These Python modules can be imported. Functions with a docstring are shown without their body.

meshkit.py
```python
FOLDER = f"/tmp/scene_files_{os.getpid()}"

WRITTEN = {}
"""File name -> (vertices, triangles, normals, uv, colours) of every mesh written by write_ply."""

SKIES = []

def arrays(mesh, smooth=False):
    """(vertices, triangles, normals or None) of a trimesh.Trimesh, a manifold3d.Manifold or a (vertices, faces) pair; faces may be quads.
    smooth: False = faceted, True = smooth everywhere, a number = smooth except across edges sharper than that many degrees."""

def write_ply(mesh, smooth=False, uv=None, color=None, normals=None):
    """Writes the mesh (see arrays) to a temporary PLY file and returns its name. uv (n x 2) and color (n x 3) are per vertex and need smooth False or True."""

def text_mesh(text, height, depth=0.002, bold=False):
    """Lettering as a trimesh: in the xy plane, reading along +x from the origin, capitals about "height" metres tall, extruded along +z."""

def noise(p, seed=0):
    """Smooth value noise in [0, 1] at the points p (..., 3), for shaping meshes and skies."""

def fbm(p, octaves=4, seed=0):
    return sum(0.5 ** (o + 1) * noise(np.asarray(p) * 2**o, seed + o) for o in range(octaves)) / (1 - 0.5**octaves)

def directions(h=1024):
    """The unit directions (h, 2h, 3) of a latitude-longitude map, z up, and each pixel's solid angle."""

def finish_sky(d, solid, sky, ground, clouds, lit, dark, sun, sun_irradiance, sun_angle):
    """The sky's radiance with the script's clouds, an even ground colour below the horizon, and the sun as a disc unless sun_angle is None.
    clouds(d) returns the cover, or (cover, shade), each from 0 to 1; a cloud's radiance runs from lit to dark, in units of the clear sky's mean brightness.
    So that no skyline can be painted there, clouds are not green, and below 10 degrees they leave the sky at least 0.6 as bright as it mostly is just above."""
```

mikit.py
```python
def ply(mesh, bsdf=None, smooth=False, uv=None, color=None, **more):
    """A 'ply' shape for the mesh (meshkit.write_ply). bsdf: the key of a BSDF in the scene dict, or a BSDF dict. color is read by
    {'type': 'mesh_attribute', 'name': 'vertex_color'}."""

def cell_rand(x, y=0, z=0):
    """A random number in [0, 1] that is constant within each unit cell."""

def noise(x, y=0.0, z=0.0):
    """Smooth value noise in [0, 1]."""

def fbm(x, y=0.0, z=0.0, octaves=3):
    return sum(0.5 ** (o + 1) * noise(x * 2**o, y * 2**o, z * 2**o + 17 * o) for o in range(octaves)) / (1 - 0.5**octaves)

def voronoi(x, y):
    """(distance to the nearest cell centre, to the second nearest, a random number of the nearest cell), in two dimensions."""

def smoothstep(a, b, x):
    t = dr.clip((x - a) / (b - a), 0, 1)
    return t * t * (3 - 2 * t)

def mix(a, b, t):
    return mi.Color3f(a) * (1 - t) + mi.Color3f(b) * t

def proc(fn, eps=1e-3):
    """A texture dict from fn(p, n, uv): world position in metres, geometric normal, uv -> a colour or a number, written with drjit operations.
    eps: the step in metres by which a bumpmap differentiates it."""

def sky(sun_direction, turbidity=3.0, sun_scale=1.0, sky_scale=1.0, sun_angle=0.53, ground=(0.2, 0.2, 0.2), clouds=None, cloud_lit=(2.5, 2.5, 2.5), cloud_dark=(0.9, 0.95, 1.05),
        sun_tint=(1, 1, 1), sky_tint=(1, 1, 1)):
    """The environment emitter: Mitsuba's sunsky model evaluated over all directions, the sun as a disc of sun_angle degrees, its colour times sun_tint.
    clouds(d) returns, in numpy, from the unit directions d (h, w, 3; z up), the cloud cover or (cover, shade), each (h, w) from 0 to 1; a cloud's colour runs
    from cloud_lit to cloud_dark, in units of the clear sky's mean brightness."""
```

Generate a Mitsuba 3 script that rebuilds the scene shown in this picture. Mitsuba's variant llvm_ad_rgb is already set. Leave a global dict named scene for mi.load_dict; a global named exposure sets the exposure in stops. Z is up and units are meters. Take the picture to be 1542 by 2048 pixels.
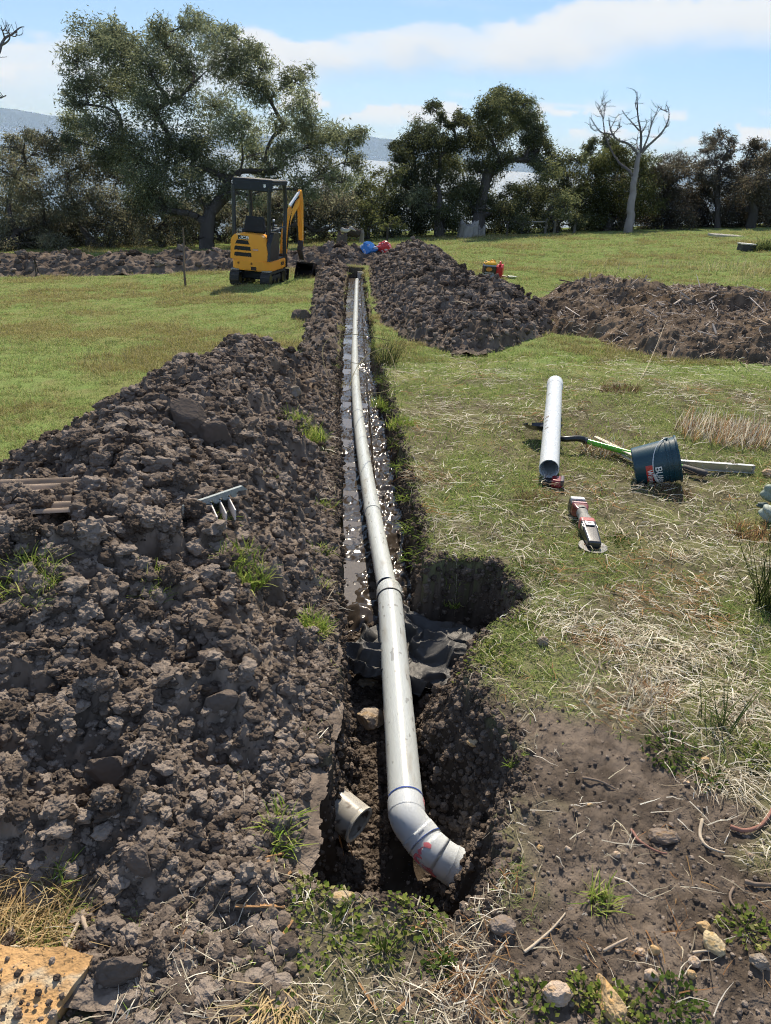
import math, random
import numpy as np, trimesh, shapely, manifold3d, mitsuba as mi, mikit, meshkit
from shapely.geometry import Polygon
from scipy.spatial import cKDTree
from meshkit import fbm, noise

# ------------------------------------------------------------------ camera, sky, exposure
F, PITCH, ROLL = 1518.0, math.radians(24.9), math.radians(4.45)
FW = np.array([0, math.cos(PITCH), -math.sin(PITCH)]); UP0 = np.array([0, math.sin(PITCH), math.cos(PITCH)])
RT = np.array([math.cos(ROLL), 0, 0]) + math.sin(ROLL) * UP0
UP = np.array([-math.sin(ROLL), 0, 0]) + math.cos(ROLL) * UP0
CAM = np.array([0, 0, 1.6])
T = mi.ScalarTransform4f
exposure = 2.22
scene, labels = {}, {}
scene['camera'] = {'type': 'perspective', 'fov_axis': 'x', 'fov': math.degrees(2 * math.atan(771 / F)), 'near_clip': 0.05, 'far_clip': 60000.0,
                   'to_world': T().look_at(origin=CAM.tolist(), target=(CAM + FW).tolist(), up=UP.tolist()), 'medium': {'type': 'ref', 'id': 'air'}}


def clouds(d):
    """a long bank of cloud with a bumpy top, small fair-weather cumulus low down, thin high streaks"""
    el = np.degrees(np.arcsin(np.clip(d[..., 2], -1, 1))); az = np.degrees(np.arctan2(d[..., 0], d[..., 1])); z0 = 0 * az
    n1 = fbm(np.stack([az / 5.5, el / 2.2, z0], -1), 5, 3); n2 = fbm(np.stack([az / 7 + 31, el / 2.0, z0], -1), 5, 9); n3 = fbm(np.stack([az / 1.6, el / .8, z0 + 5], -1), 4, 12)
    t = el - (6.6 + 1.7 * np.sin(np.radians(az * 3.1)) + .05 * az) + (n1 - .5) * 3.0 + (n3 - .5) * .9
    bank = mikit_step(1.7, 1.15, t) * mikit_step(-2.6, -.2, t) * (.70 + .28 * mikit_step(.35, .6, n2))
    puff = mikit_step(.545, .575, fbm(np.stack([az / 2.4, el / .75, z0 + 11], -1), 5, 21)) * np.exp(-((el - 3.1) / 1.0) ** 4)
    wisp = fbm(np.stack([az / 15 + el / 6, el / 1.2 - az / 22, z0 + 70], -1), 5, 4)
    high = mikit_step(.46, .78, wisp) * mikit_step(7.5, 11, el) * .62
    cover = np.maximum(np.maximum(bank, puff * .95), high)
    veil = .12 + .14 * mikit_step(9, 0, el)
    shade = np.clip(.55 * mikit_step(.9, -3.0, t) * mikit_step(.3, .7, n2) * (bank > .05) * (1 - puff), 0, 1)
    return np.clip(cover + (1 - cover) * veil, 0, 1), shade


def mikit_step(a, b, x):
    t = np.clip((np.asarray(x) - a) / (b - a), 0, 1)
    return t * t * (3 - 2 * t)


SUN_AZ, SUN_EL = math.radians(2.0), math.radians(47)
scene['sky'] = mikit.sky((math.sin(SUN_AZ) * math.cos(SUN_EL), math.cos(SUN_AZ) * math.cos(SUN_EL), math.sin(SUN_EL)), turbidity=2.1, sky_scale=0.80, sun_scale=1.08, sun_tint=(0.95, 1.0, 1.07), clouds=clouds,
                         cloud_lit=(2.9, 3.05, 3.2), cloud_dark=(1.6, 1.8, 2.1), sky_tint=(0.82, 0.97, 1.14), ground=(0.12, 0.13, 0.08))
scene['air'] = {'type': 'homogeneous', 'albedo': {'type': 'rgb', 'value': [0.94, 0.95, 0.97]}, 'sigma_t': {'type': 'rgb', 'value': [4.5e-5, 6.2e-5, 9.5e-5]}}

# ------------------------------------------------------------------ helpers
VC = {'type': 'mesh_attribute', 'name': 'vertex_color'}


def two(d): return {'type': 'twosided', 'bsdf': d}


MATS = dict(
    soil=two({'type': 'bumpmap', 'arbitrary': mikit.proc(lambda p, n, uv: mikit.fbm(p.x * 260, p.y * 260, p.z * 260, 2) * 0.0035 + mikit.noise(p.x * 90, p.y * 90, p.z * 90) * 0.004, eps=8e-4), 'scale': 1.0, 'bsdf': {'type': 'diffuse', 'reflectance': VC}}),
    mud=two({'type': 'principled', 'base_color': VC, 'roughness': 0.15, 'specular': 0.40}),
    blade={'type': 'principledthin', 'base_color': VC, 'roughness': 0.55, 'diff_trans': 0.8, 'eta': 1.4},
    leaf={'type': 'principledthin', 'base_color': VC, 'roughness': 0.5, 'diff_trans': 1.1, 'eta': 1.4},
    bark=two({'type': 'diffuse', 'reflectance': VC}),
    plastic=two({'type': 'principled', 'base_color': VC, 'roughness': 0.32, 'specular': 0.5}),
    gloss=two({'type': 'principled', 'base_color': VC, 'roughness': 0.22, 'specular': 0.55}),
    rubber=two({'type': 'principled', 'base_color': VC, 'roughness': 0.65, 'specular': 0.4}),
    metal=two({'type': 'principled', 'base_color': VC, 'roughness': 0.36, 'metallic': 0.85}),
    fabric=two({'type': 'principled', 'base_color': VC, 'roughness': 0.6, 'specular': 0.45, 'sheen': 0.4}),
    puddle=two({'type': 'principled', 'base_color': {'type': 'rgb', 'value': [0.13, 0.115, 0.1]}, 'roughness': 0.06, 'specular': 0.6}),
    hill=two({'type': 'diffuse', 'reflectance': VC}),
)
for k, v in MATS.items(): scene['mat_' + k] = v
import drjit as dr


def pvc_fn(p, n, uv):
    dirt = mikit.smoothstep(0.60, 0.78, mikit.fbm(p.x * 14 + 5, p.y * 5, p.z * 14, 4)) * 0.55
    speck = mikit.smoothstep(0.80, 0.86, mikit.noise(p.x * 70, p.y * 42, p.z * 70))
    base = mikit.mix((0.41, 0.45, 0.46), (0.47, 0.51, 0.52), mikit.noise(p.x * 6, p.y * 3, p.z * 6))
    return mikit.mix(mikit.mix(base, (0.27, 0.25, 0.21), dirt), (0.09, 0.08, 0.07), speck * 0.45)


def sea_fn(p, n, uv):
    return mikit.fbm(p.x * 0.35, p.y * 0.22, 0.0, 4) * 0.35


scene['mat_pvc'] = two({'type': 'principled', 'base_color': mikit.proc(pvc_fn), 'roughness': 0.27, 'specular': 0.5})
scene['mat_sea'] = two({'type': 'bumpmap', 'arbitrary': mikit.proc(sea_fn, eps=0.3), 'scale': 1.0,
                        'bsdf': {'type': 'principled', 'base_color': {'type': 'rgb', 'value': [0.05, 0.085, 0.11]}, 'roughness': 0.28, 'specular': 0.6}})


def col(c, n, rng=None, var=0.0):
    c = np.broadcast_to(np.asarray(c, float), (n, 3)).copy()
    if rng is not None: c *= 1 + var * (rng.random((n, 1)) * 2 - 1)
    return np.clip(c, 0, 1)


def vf(m):
    if hasattr(m, 'to_mesh'):
        q = m.to_mesh(); return np.array(q.vert_properties[:, :3], float), np.array(q.tri_verts, int)
    if isinstance(m, trimesh.Trimesh): return np.array(m.vertices), np.array(m.faces)
    return np.asarray(m[0], float), np.asarray(m[1], int)


def shape(mesh, mat, c=None, smooth=False, **kw):
    v, f = vf(mesh)
    if mat in ('pvc', 'sea', 'puddle'): return mikit.ply((v, f), 'mat_' + mat, smooth=smooth, **kw)
    if isinstance(smooth, (int, float)) and not isinstance(smooth, bool):
        t = trimesh.graph.smooth_shade(trimesh.Trimesh(v, f, process=True), angle=np.radians(smooth), facet_minarea=None)
        v, f = np.array(t.vertices), np.array(t.faces); smooth = True
        if c is not None and np.ndim(c) == 2: raise ValueError('per-vertex colour with angle')
    return mikit.ply((v, f), 'mat_' + mat, smooth=smooth, color=col(c, len(v)), **kw)


COUNT = {}


def name(base):
    k = COUNT.get(base, 0); COUNT[base] = k + 1
    return base if k == 0 else f'{base}_{k:03d}'


def thing(base, label, cat, group=None):
    k = name(base); labels[k] = {'label': label, 'category': cat}
    if group: labels[k]['group'] = group
    return k


def add(parent, base, mesh, mat, c=None, smooth=False, label=None, kind=None):
    k = name(f'{parent}__{base}' if parent else base)
    scene[k] = shape(mesh, mat, c, smooth)
    if label or kind: labels[k] = {**({'label': label} if label else {}), **({'kind': kind} if kind else {})}
    return k


def single(base, mesh, mat, c, label, cat, smooth=False, group=None):
    k = thing(base, label, cat, group); scene[k] = shape(mesh, mat, c, smooth); return k


def struct(base, mesh, mat, c=None, smooth=False, parent=None):
    k = name(base); scene[k] = shape(mesh, mat, c, smooth); labels[k] = {'kind': 'structure'}; return k


def cat(parts):
    vs, fs, n = [], [], 0
    for v, f in (vf(p) for p in parts):
        vs.append(v); fs.append(f + n); n += len(v)
    return np.vstack(vs), np.vstack(fs)


def xf(m, M):
    v, f = vf(m); M = np.asarray(M, float)
    return v @ M[:3, :3].T + M[:3, 3], f


def rot(axis, deg, at=(0, 0, 0)): return trimesh.transformations.rotation_matrix(math.radians(deg), axis, at)


def mv(x, y, z):
    M = np.eye(4); M[:3, 3] = (x, y, z); return M


def box(cx, cy, cz, sx, sy, sz, r=0.0):
    """a box by centre and size; r rounds its edges"""
    if r <= 0:
        return xf(trimesh.creation.box((sx, sy, sz)), mv(cx, cy, cz))
    s = manifold3d.Manifold.sphere(r, 12)
    pts = [s.translate((cx + a * (sx / 2 - r), cy + b * (sy / 2 - r), cz + c * (sz / 2 - r))) for a in (-1, 1) for b in (-1, 1) for c in (-1, 1)]
    return vf(manifold3d.Manifold.batch_hull(pts))


def tube(pts, rad, sides=8, cap=True):
    p = np.asarray(pts, float); n = len(p); rad = np.broadcast_to(rad, (n,))
    t = np.gradient(p, axis=0); t /= np.linalg.norm(t, axis=1, keepdims=True) + 1e-12
    ref = np.array([0, 0, 1.0]) if abs(t[:, 2]).mean() < 0.8 else np.array([1.0, 0, 0])
    a = np.cross(t, ref); a /= np.linalg.norm(a, axis=1, keepdims=True) + 1e-12; b = np.cross(a, t)
    w = np.arange(sides) * 2 * np.pi / sides
    v = (p[:, None] + rad[:, None, None] * (np.cos(w)[None, :, None] * a[:, None] + np.sin(w)[None, :, None] * b[:, None])).reshape(-1, 3)
    i, j = np.meshgrid(np.arange(n - 1), np.arange(sides), indexing='ij'); j2 = (j + 1) % sides
    q = np.stack([i * sides + j, i * sides + j2, (i + 1) * sides + j2, (i + 1) * sides + j], -1).reshape(-1, 4)
    f = np.vstack([q[:, [0, 1, 2]], q[:, [0, 2, 3]]])
    if cap:
        m = len(v); v = np.vstack([v, p[:1], p[-1:]]); k = np.arange(sides); k2 = (k + 1) % sides
        f = np.vstack([f, np.stack([k2, k, k * 0 + m], 1), np.stack([(n - 1) * sides + k, (n - 1) * sides + k2, k * 0 + m + 1], 1)])
    return v, f


def hollow(pts, r_out, r_in, sides=40):
    """open pipe with a wall, along a path"""
    vo, fo = tube(pts, r_out, sides, False); vi, fi = tube(pts, r_in, sides, False)
    n = len(pts); m = len(vo); k = np.arange(sides); k2 = (k + 1) % sides
    rings = []
    for base in (0, (n - 1) * sides):
        rings.append(np.stack([base + k, base + k2, m + base + k2], 1)); rings.append(np.stack([base + k, m + base + k2, m + base + k], 1))
    return np.vstack([vo, vi]), np.vstack([fo, fi[:, ::-1] + m] + rings)


def lathe(profile, sides=40):
    p = np.asarray(profile, float); w = np.arange(sides) * 2 * np.pi / sides
    v = np.stack([p[:, None, 0] * np.cos(w), p[:, None, 0] * np.sin(w), np.broadcast_to(p[:, None, 1], (len(p), sides))], -1).reshape(-1, 3)
    i, j = np.meshgrid(np.arange(len(p) - 1), np.arange(sides), indexing='ij'); j2 = (j + 1) % sides
    q = np.stack([i * sides + j, i * sides + j2, (i + 1) * sides + j2, (i + 1) * sides + j], -1).reshape(-1, 4)
    return v, np.vstack([q[:, [0, 1, 2]], q[:, [0, 2, 3]]])


def prism(poly2d, depth, bevel=0.0):
    """polygon in xz extruded along +y"""
    m = trimesh.creation.extrude_polygon(Polygon(poly2d), depth, engine='earcut')
    v = np.array(m.vertices); return np.stack([v[:, 0], depth - v[:, 2], v[:, 1]], 1), np.array(m.faces)


def spline(pts, n=30):
    from scipy.interpolate import CubicSpline
    p = np.asarray(pts, float); s = np.r_[0, np.cumsum(np.linalg.norm(np.diff(p, axis=0), axis=1))]
    return CubicSpline(s, p)(np.linspace(0, s[-1], n))


def rock(rng, sub=3, amp=0.3, freq=1.6, flat=0.0):
    m = trimesh.creation.icosphere(subdivisions=sub); v = np.array(m.vertices)
    o = rng.random(3) * 100
    r = 1 + amp * 2 * (fbm(v * freq + o, 3) - 0.5) + amp * 0.55 * (fbm(v * freq * 4 + o, 2) - 0.5)
    if flat:
        for _ in range(7):
            d = rng.normal(size=3); d /= np.linalg.norm(d); lim = 1 - flat * rng.random()
            k = (v * r[:, None]) @ d; r = np.where(k > lim, r * lim / np.maximum(k, 1e-6), r)
    return v * r[:, None], np.array(m.faces)


# ------------------------------------------------------------------ the lie of the land
HY = [-60, 3, 4, 5.5, 7.5, 10, 14, 17, 29, 43, 52, 70, 110, 190, 260]
HZ = [0, 0, -.02, -.12, -.28, -.43, -.63, -.77, -1.25, -1.8, -2.6, -5.5, -13, -26, -30]


def G(x, y):
    h = np.interp(y, HY, HZ)
    xs = np.clip(np.asarray(x, float), -45, 60)
    return h + xs * np.interp(y, [-60, 4, 12, 60, 120], [.04, .04, .095, .09, .02])


def ray(px, py):
    v = F * FW + (px - 771) * RT - (py - 1024) * UP
    return v / np.linalg.norm(v)


_t = np.geomspace(0.8, 70, 6000)


def at(px, py, off=0.0):
    """where the line of sight of a photograph pixel meets the ground (raised by off)"""
    p = CAM + ray(px, py) * _t[:, None]; k = np.argmax(p[:, 2] < G(p[:, 0], p[:, 1]) + off)
    return p[k]


def pt(px, py, depth):
    v = F * FW + (px - 771) * RT - (py - 1024) * UP
    return CAM + v / F * depth


# trench outline, top edge, in plan
XLy = [1.70, 1.94, 2.5, 3.07, 3.7, 4.3, 5.1, 5.7, 7, 8, 10.3, 11.8, 14.2, 16.5, 20.6]
XLx = [-.13, -.115, -.15, -.21, -.26, -.31, -.38, -.45, -.55, -.61, -.78, -.87, -1.05, -1.2, -1.45]
XRy = [2.9, 3.3, 3.7, 4.2, 4.8, 5.3, 6, 7.2, 8.7, 10.4, 14.4, 16.5, 20.6]
XRx = [.19, .17, .14, .10, .06, .02, -.03, -.14, -.27, -.35, -.63, -.78, -1.05]
PIT = [(.20, 2.9), (.28, 2.97), (.5, 2.95), (.58, 2.72), (.60, 2.63), (.50, 2.5), (.42, 2.43), (.34, 2.29), (.32, 2.15), (.36, 2.02), (.46, 1.83), (.45, 1.66), (.36, 1.52), (.36, 1.37), (.30, 1.27),
       (.22, 1.22), (.11, 1.245), (-.06, 1.25), (-.19, 1.33), (-.28, 1.44), (-.285, 1.56), (-.20, 1.66)]
TRENCH = Polygon([(x, y) for x, y in zip(XLx, XLy)] + [(x, y) for x, y in zip(XRx[::-1], XRy[::-1])] + PIT).buffer(0)
_b = TRENCH.exterior; _bp = np.array([_b.interpolate(s).coords[0] for s in np.arange(0, _b.length, 0.01)]); _bt = cKDTree(_bp)


def inside(x, y):
    """signed distance to the trench edge, positive inside"""
    p = np.stack([np.ravel(x), np.ravel(y)], 1); d = _bt.query(p)[0]
    return (np.where(shapely.contains_xy(TRENCH, p[:, 0], p[:, 1]), d, -d)).reshape(np.shape(x))


def floor_drop(y):
    return np.interp(y, [1.2, 1.5, 1.9, 2.4, 2.8, 3.3, 5, 8, 12, 16, 20], [.40, .46, .42, .38, .36, .31, .30, .29, .27, .25, .24])


def surf(x, y):
    """rough ground height with the trench cut into it"""
    x, y = np.asarray(x, float), np.asarray(y, float)
    p = np.stack([x, y, 0 * x], -1)
    g = G(x, y) + (fbm(p * 1.3, 3, 5) - .5) * .05 * np.clip(y / 5, .7, 2) + (fbm(p * 11, 3, 6) - .5) * .022
    soft = dirt_zone(x, y)
    g = g + soft * ((fbm(p * 45, 2, 8) - .5) * .018 + (fbm(p * 130, 2, 9) - .5) * .012 + (fbm(p * 4, 2, 10) - .5) * .02)
    near = (y > 1.0) & (y < 21.5) & (x > -2.2) & (x < 1.2)
    z = g.copy()
    if near.any():
        xx, yy = x[near], y[near]; pp = p[near]
        w = (fbm(pp * [9, 9, 1], 3, 7) - .5) * .07 + (fbm(pp * 34, 2, 17) - .5) * .035
        s = inside(xx, yy) + w * np.clip(1.3 - yy / 25, .5, 1)
        bank = np.interp(yy, [1.2, 1.45, 1.6, 1.9, 2.1, 2.4, 2.6, 2.9, 3.2], [.06, .08, .17, .22, .24, .20, .07, .05, .035]) * np.where(xx > .15, 1.0, .40)
        t = np.clip(s / np.maximum(bank, .03), 0, 1); t = t * (1.6 - .6 * t)
        fl = floor_drop(yy) + .045 * (yy > 3.0) - (fbm(pp * 9, 4, 12) - .5) * .07
        t = np.clip(t, 0, 1)
        lip = np.exp(-((s + .05) / .05) ** 2) * .012
        z[near] = g[near] + lip - t * fl + (t > .03) * (t < .999) * (fbm(np.stack([xx * 26, yy * 26, g[near] * 0], -1), 3, 19) - .5) * .05
    return z


DIRT = Polygon([(.30, 2.02), (.52, 2.0), (.78, 1.96), (.98, 1.9), (1.02, 1.62), (1.02, 1.4), (1.3, 1.15), (1.4, .5), (.35, .5), (.12, .95), (.1, 1.22), (.4, 1.3), (.45, 1.8)])
_db = np.array([DIRT.exterior.interpolate(s).coords[0] for s in np.arange(0, DIRT.exterior.length, 0.02)]); _dt = cKDTree(_db)


def dirt_zone(x, y):
    x, y = np.asarray(x, float), np.asarray(y, float); out = np.zeros(x.shape); m = (y < 3) & (np.abs(x) < 2)
    if m.any():
        p = np.stack([x[m], y[m]], -1); d = _dt.query(p)[0]; s = np.where(shapely.contains_xy(DIRT, p[:, 0], p[:, 1]), d, -d)
        out[m] = mikit_step(-.12, .10, s + (fbm(np.stack([x[m] * 7, y[m] * 7, 0 * x[m]], -1), 3, 31) - .5) * .3)
    return out


# ------------------------------------------------------------------ ground sheet
GREEN, OLIVE, SOIL, DARK, STRAW = map(np.array, ((.14, .21, .065), (.20, .24, .10), (.144, .120, .101), (.047, .039, .033), (.30, .24, .15)))


def soil_color(x, y, seed=0, k=1.0):
    p = np.stack([x, y, 0 * x], -1)
    a = fbm(p * 3.1, 4, 40 + seed); b = fbm(p * 23, 3, 41 + seed)
    t = mikit_step(.30, .72, a * .5 + b * .5)[..., None]
    c = (DARK * 1.25 * (1 - t) + SOIL * t) * k
    warm = mikit_step(.5, .8, fbm(p * 1.7 + 9, 3, 42 + seed))[..., None]
    return c * (1 - warm * np.array([-.06, .0, .10]))


def ground_color(x, y, z):
    p = np.stack([x, y, 0 * x], -1); g = G(x, y)
    a = fbm(p * .55, 4, 50); b = fbm(p * 5, 3, 51); c3 = fbm(p * 26, 3, 52)
    grass = GREEN * (1 - b[..., None]) + OLIVE * b[..., None]
    dry = mikit_step(.45, .62, a * .55 + b * .45)[..., None]
    grass = grass * (1 - .45 * dry) + np.array([.20, .17, .085]) * .45 * dry
    straw = (np.array([.125, .118, .075]) * (.35 + 1.1 * c3[..., None])) * (1 - .35 * mikit_step(.5, .62, b)[..., None]) + grass * .35 * mikit_step(.5, .62, b)[..., None]
    sw = (mikit_step(7.6, 6.2, y + (b - .5) * 2) * mikit_step(-.2, .2, x))[..., None]
    c = grass * (1 - sw) + straw * sw
    so = soil_color(x, y)
    d = np.maximum(dirt_zone(x, y), mikit_step(1.9, 1.5, y + .9 * (b - .5) + .35 * (x > .9)) * .75)
    d = np.maximum(d, mikit_step(.38, .18, np.abs(x + .35 + .055 * (y - 3)) + (b - .5) * .2) * (y < 21) * .9 * (x < .1 - .05 * y))[..., None]
    c = c * (1 - d) + so * 1.08 * d
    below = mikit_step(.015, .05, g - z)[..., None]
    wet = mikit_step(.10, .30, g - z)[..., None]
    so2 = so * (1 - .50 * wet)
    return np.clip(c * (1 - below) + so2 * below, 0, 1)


def grid_faces(nr, nc):
    i, j = np.meshgrid(np.arange(nr - 1), np.arange(nc - 1), indexing='ij'); a = (i * nc + j).ravel()
    return np.vstack([np.stack([a, a + 1, a + nc + 1], 1), np.stack([a, a + nc + 1, a + nc], 1)])


rows = np.r_[np.linspace(-30, .3, 14), .45, .55, np.geomspace(.62, 46, 600), np.geomspace(47, 262, 60)]
XC = np.interp(rows, [0, 2, 5.2, 20, 60], [.12, .1, -.2, -1.2, -3])
inner = np.linspace(-.42, .42, 150)
wide = np.where(rows < .6, 30, np.maximum(1.6, rows * .62 + .75)); wide = np.where(rows > 45, np.interp(rows, [45, 60], [40, 260]), wide)
wide = np.maximum(wide, np.interp(rows, [-30, .3, .7], [30, 6, 1.6]))
s = np.linspace(0, 1, 190)[1:]
outer = [.42 + (w - .42) * (s * .55 + .45 * s ** 2.2) for w in wide]
X = np.stack([np.r_[xc - o[::-1], xc + inner, xc + o] for xc, o in zip(XC, outer)])
Y = np.broadcast_to(rows[:, None], X.shape)
Z = surf(X, Y)
# side aprons, so that the sheet reaches far to both sides
v = np.stack([X, Y, Z], -1)
L = v[:, :1].copy(); L[..., 0] = np.minimum(L[..., 0] - 5, -320); L[..., 2] = G(L[..., 0], L[..., 1])
R = v[:, -1:].copy(); R[..., 0] = np.maximum(R[..., 0] + 5, 320); R[..., 2] = G(R[..., 0], R[..., 1])
v = np.concatenate([L, v, R], 1)
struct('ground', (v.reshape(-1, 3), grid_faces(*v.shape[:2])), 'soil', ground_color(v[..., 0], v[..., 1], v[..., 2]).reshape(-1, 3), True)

# the wet bed of the trench
ry = np.geomspace(2.66, 20.4, 580); u = np.linspace(0, 1, 70)
xl, xr = np.interp(ry, XLy, XLx) - .03, np.interp(ry, XRy, XRx) + .03
X = xl[:, None] + (xr - xl)[:, None] * u; Y = np.broadcast_to(ry[:, None], X.shape); p = np.stack([X, Y, 0 * X], -1)
side = mikit_step(.30, .55, u + (fbm(p * 3, 2, 66) - .5) * .5)
lump = ((fbm(p * 11, 3, 61) - .5) * .05 + (fbm(p * 30, 3, 62) - .5) * .022 + np.maximum(0, fbm(p * 55, 2, 63) - .58) * .03) * (.55 + .6 * side) - .003 * (1 - side)
edge = (np.abs(u - .5) * 2) ** 8 * .03
BEDZ = G(X, Y) - floor_drop(Y)[:, :] + lump + edge + .02 * (X > np.interp(Y, [3, 20], [0.02, -1.1])) - .16 * mikit_step(3.0, 2.70, Y + (fbm(p * 7, 2, 68) - .5) * .25) + .05 * mikit_step(3.22, 2.98, Y + (fbm(p * 8, 2, 67) - .5) * .3)
struct('trench_mud', (np.stack([X, Y, BEDZ], -1).reshape(-1, 3), grid_faces(*X.shape)), 'mud', (DARK * .72 + (SOIL - DARK) * .22 * fbm(p * 6, 3, 64)[..., None]).reshape(-1, 3), True)
# standing water: level pools, each held back by the mud at its lower end
edges = np.r_[2.62, 2.98, 3.5, 4.0, 4.5, 5.1, 5.7, 6.4, 7.1, 7.9, 8.8, 9.8, 11, 12.4, 14, 16]
for y0, y1 in zip(edges[:-1], edges[1:]):
    yy = np.linspace(y0, y1, 4); ym = y1 - .3 * (y1 - y0); lv = G(np.interp(ym, XLy, XLx), ym) - floor_drop(ym) + (.0 if y0 > 2.9 else -.005)
    lv += .001 if y0 > 2.9 else -.03
    a, b = np.interp(yy, XLy, XLx) - .02, np.interp(yy, XRy, XRx) + .02
    vv = np.stack([np.stack([a, yy, 0 * a + lv], 1), np.stack([b, yy, 0 * b + lv], 1)], 1).reshape(-1, 3)
    struct('water', (vv, grid_faces(4, 2)), 'puddle')

# sea, far hills
sv = np.array([[-30000, 105, -22.5], [30000, 105, -22.5], [30000, 22000, -22.5], [-30000, 22000, -22.5]], float)
struct('sea', (sv, np.array([[0, 1, 2], [0, 2, 3]])), 'sea')
az = np.radians(np.linspace(-55, 55, 260)); a = np.degrees(az)
top = np.interp(a, [-55, -36, -30, -27, -24.5, -20, -15, -8, -4, -1, 2, 8, 20, 30, 55], [150, 190, 215, 225, 205, 150, 110, 180, 235, 228, 205, 150, 120, 160, 120]) + (fbm(np.stack([a / 2.2, 0 * a, 0 * a], -1), 4, 71) - .5) * 55
rr = np.array([8200, 8500, 8900, 9300, 9800, 10400.]); hh = np.array([0, .16, .42, .75, 1, .85])
hv = np.stack([np.sin(az)[:, None] * rr, np.cos(az)[:, None] * rr, -23 + top[:, None] * hh + (fbm(np.stack([np.broadcast_to(a[:, None] / 1.1, (260, 6)), np.broadcast_to(rr / 500, (260, 6)), np.zeros((260, 6))], -1), 3, 72) - .5) * 50 * hh], -1)
struct('hills', (hv.reshape(-1, 3), grid_faces(260, 6)), 'hill', np.array([.055, .075, .05]) * (1 + .5 * (fbm(hv.reshape(-1, 3) / 260, 3, 73)[:, None] - .5)), True)
rng = np.random.default_rng(5)
hs = []
for k in range(150):
    q = math.radians(rng.choice([rng.uniform(-29, -22), rng.uniform(-4, 3)])); d = rng.uniform(8230, 8480); hs.append(xf(box(0, 0, 0, rng.uniform(9, 16), 10, rng.uniform(6, 9)), mv(math.sin(q) * d, math.cos(q) * d, -14 + (d - 8200) * .12)))
k = add(None, 'far_houses', cat(hs), 'hill', (.75, .74, .7)); labels[k] = {'label': 'tiny white houses scattered along the foot of the far blue hills', 'category': 'houses', 'kind': 'stuff'}
scene['haze'] = {'type': 'cube', 'to_world': T().translate([0, 8000, 115]).scale([34000, 14500, 172]), 'bsdf': {'type': 'null'}, 'interior': {'type': 'ref', 'id': 'air'}}
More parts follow.
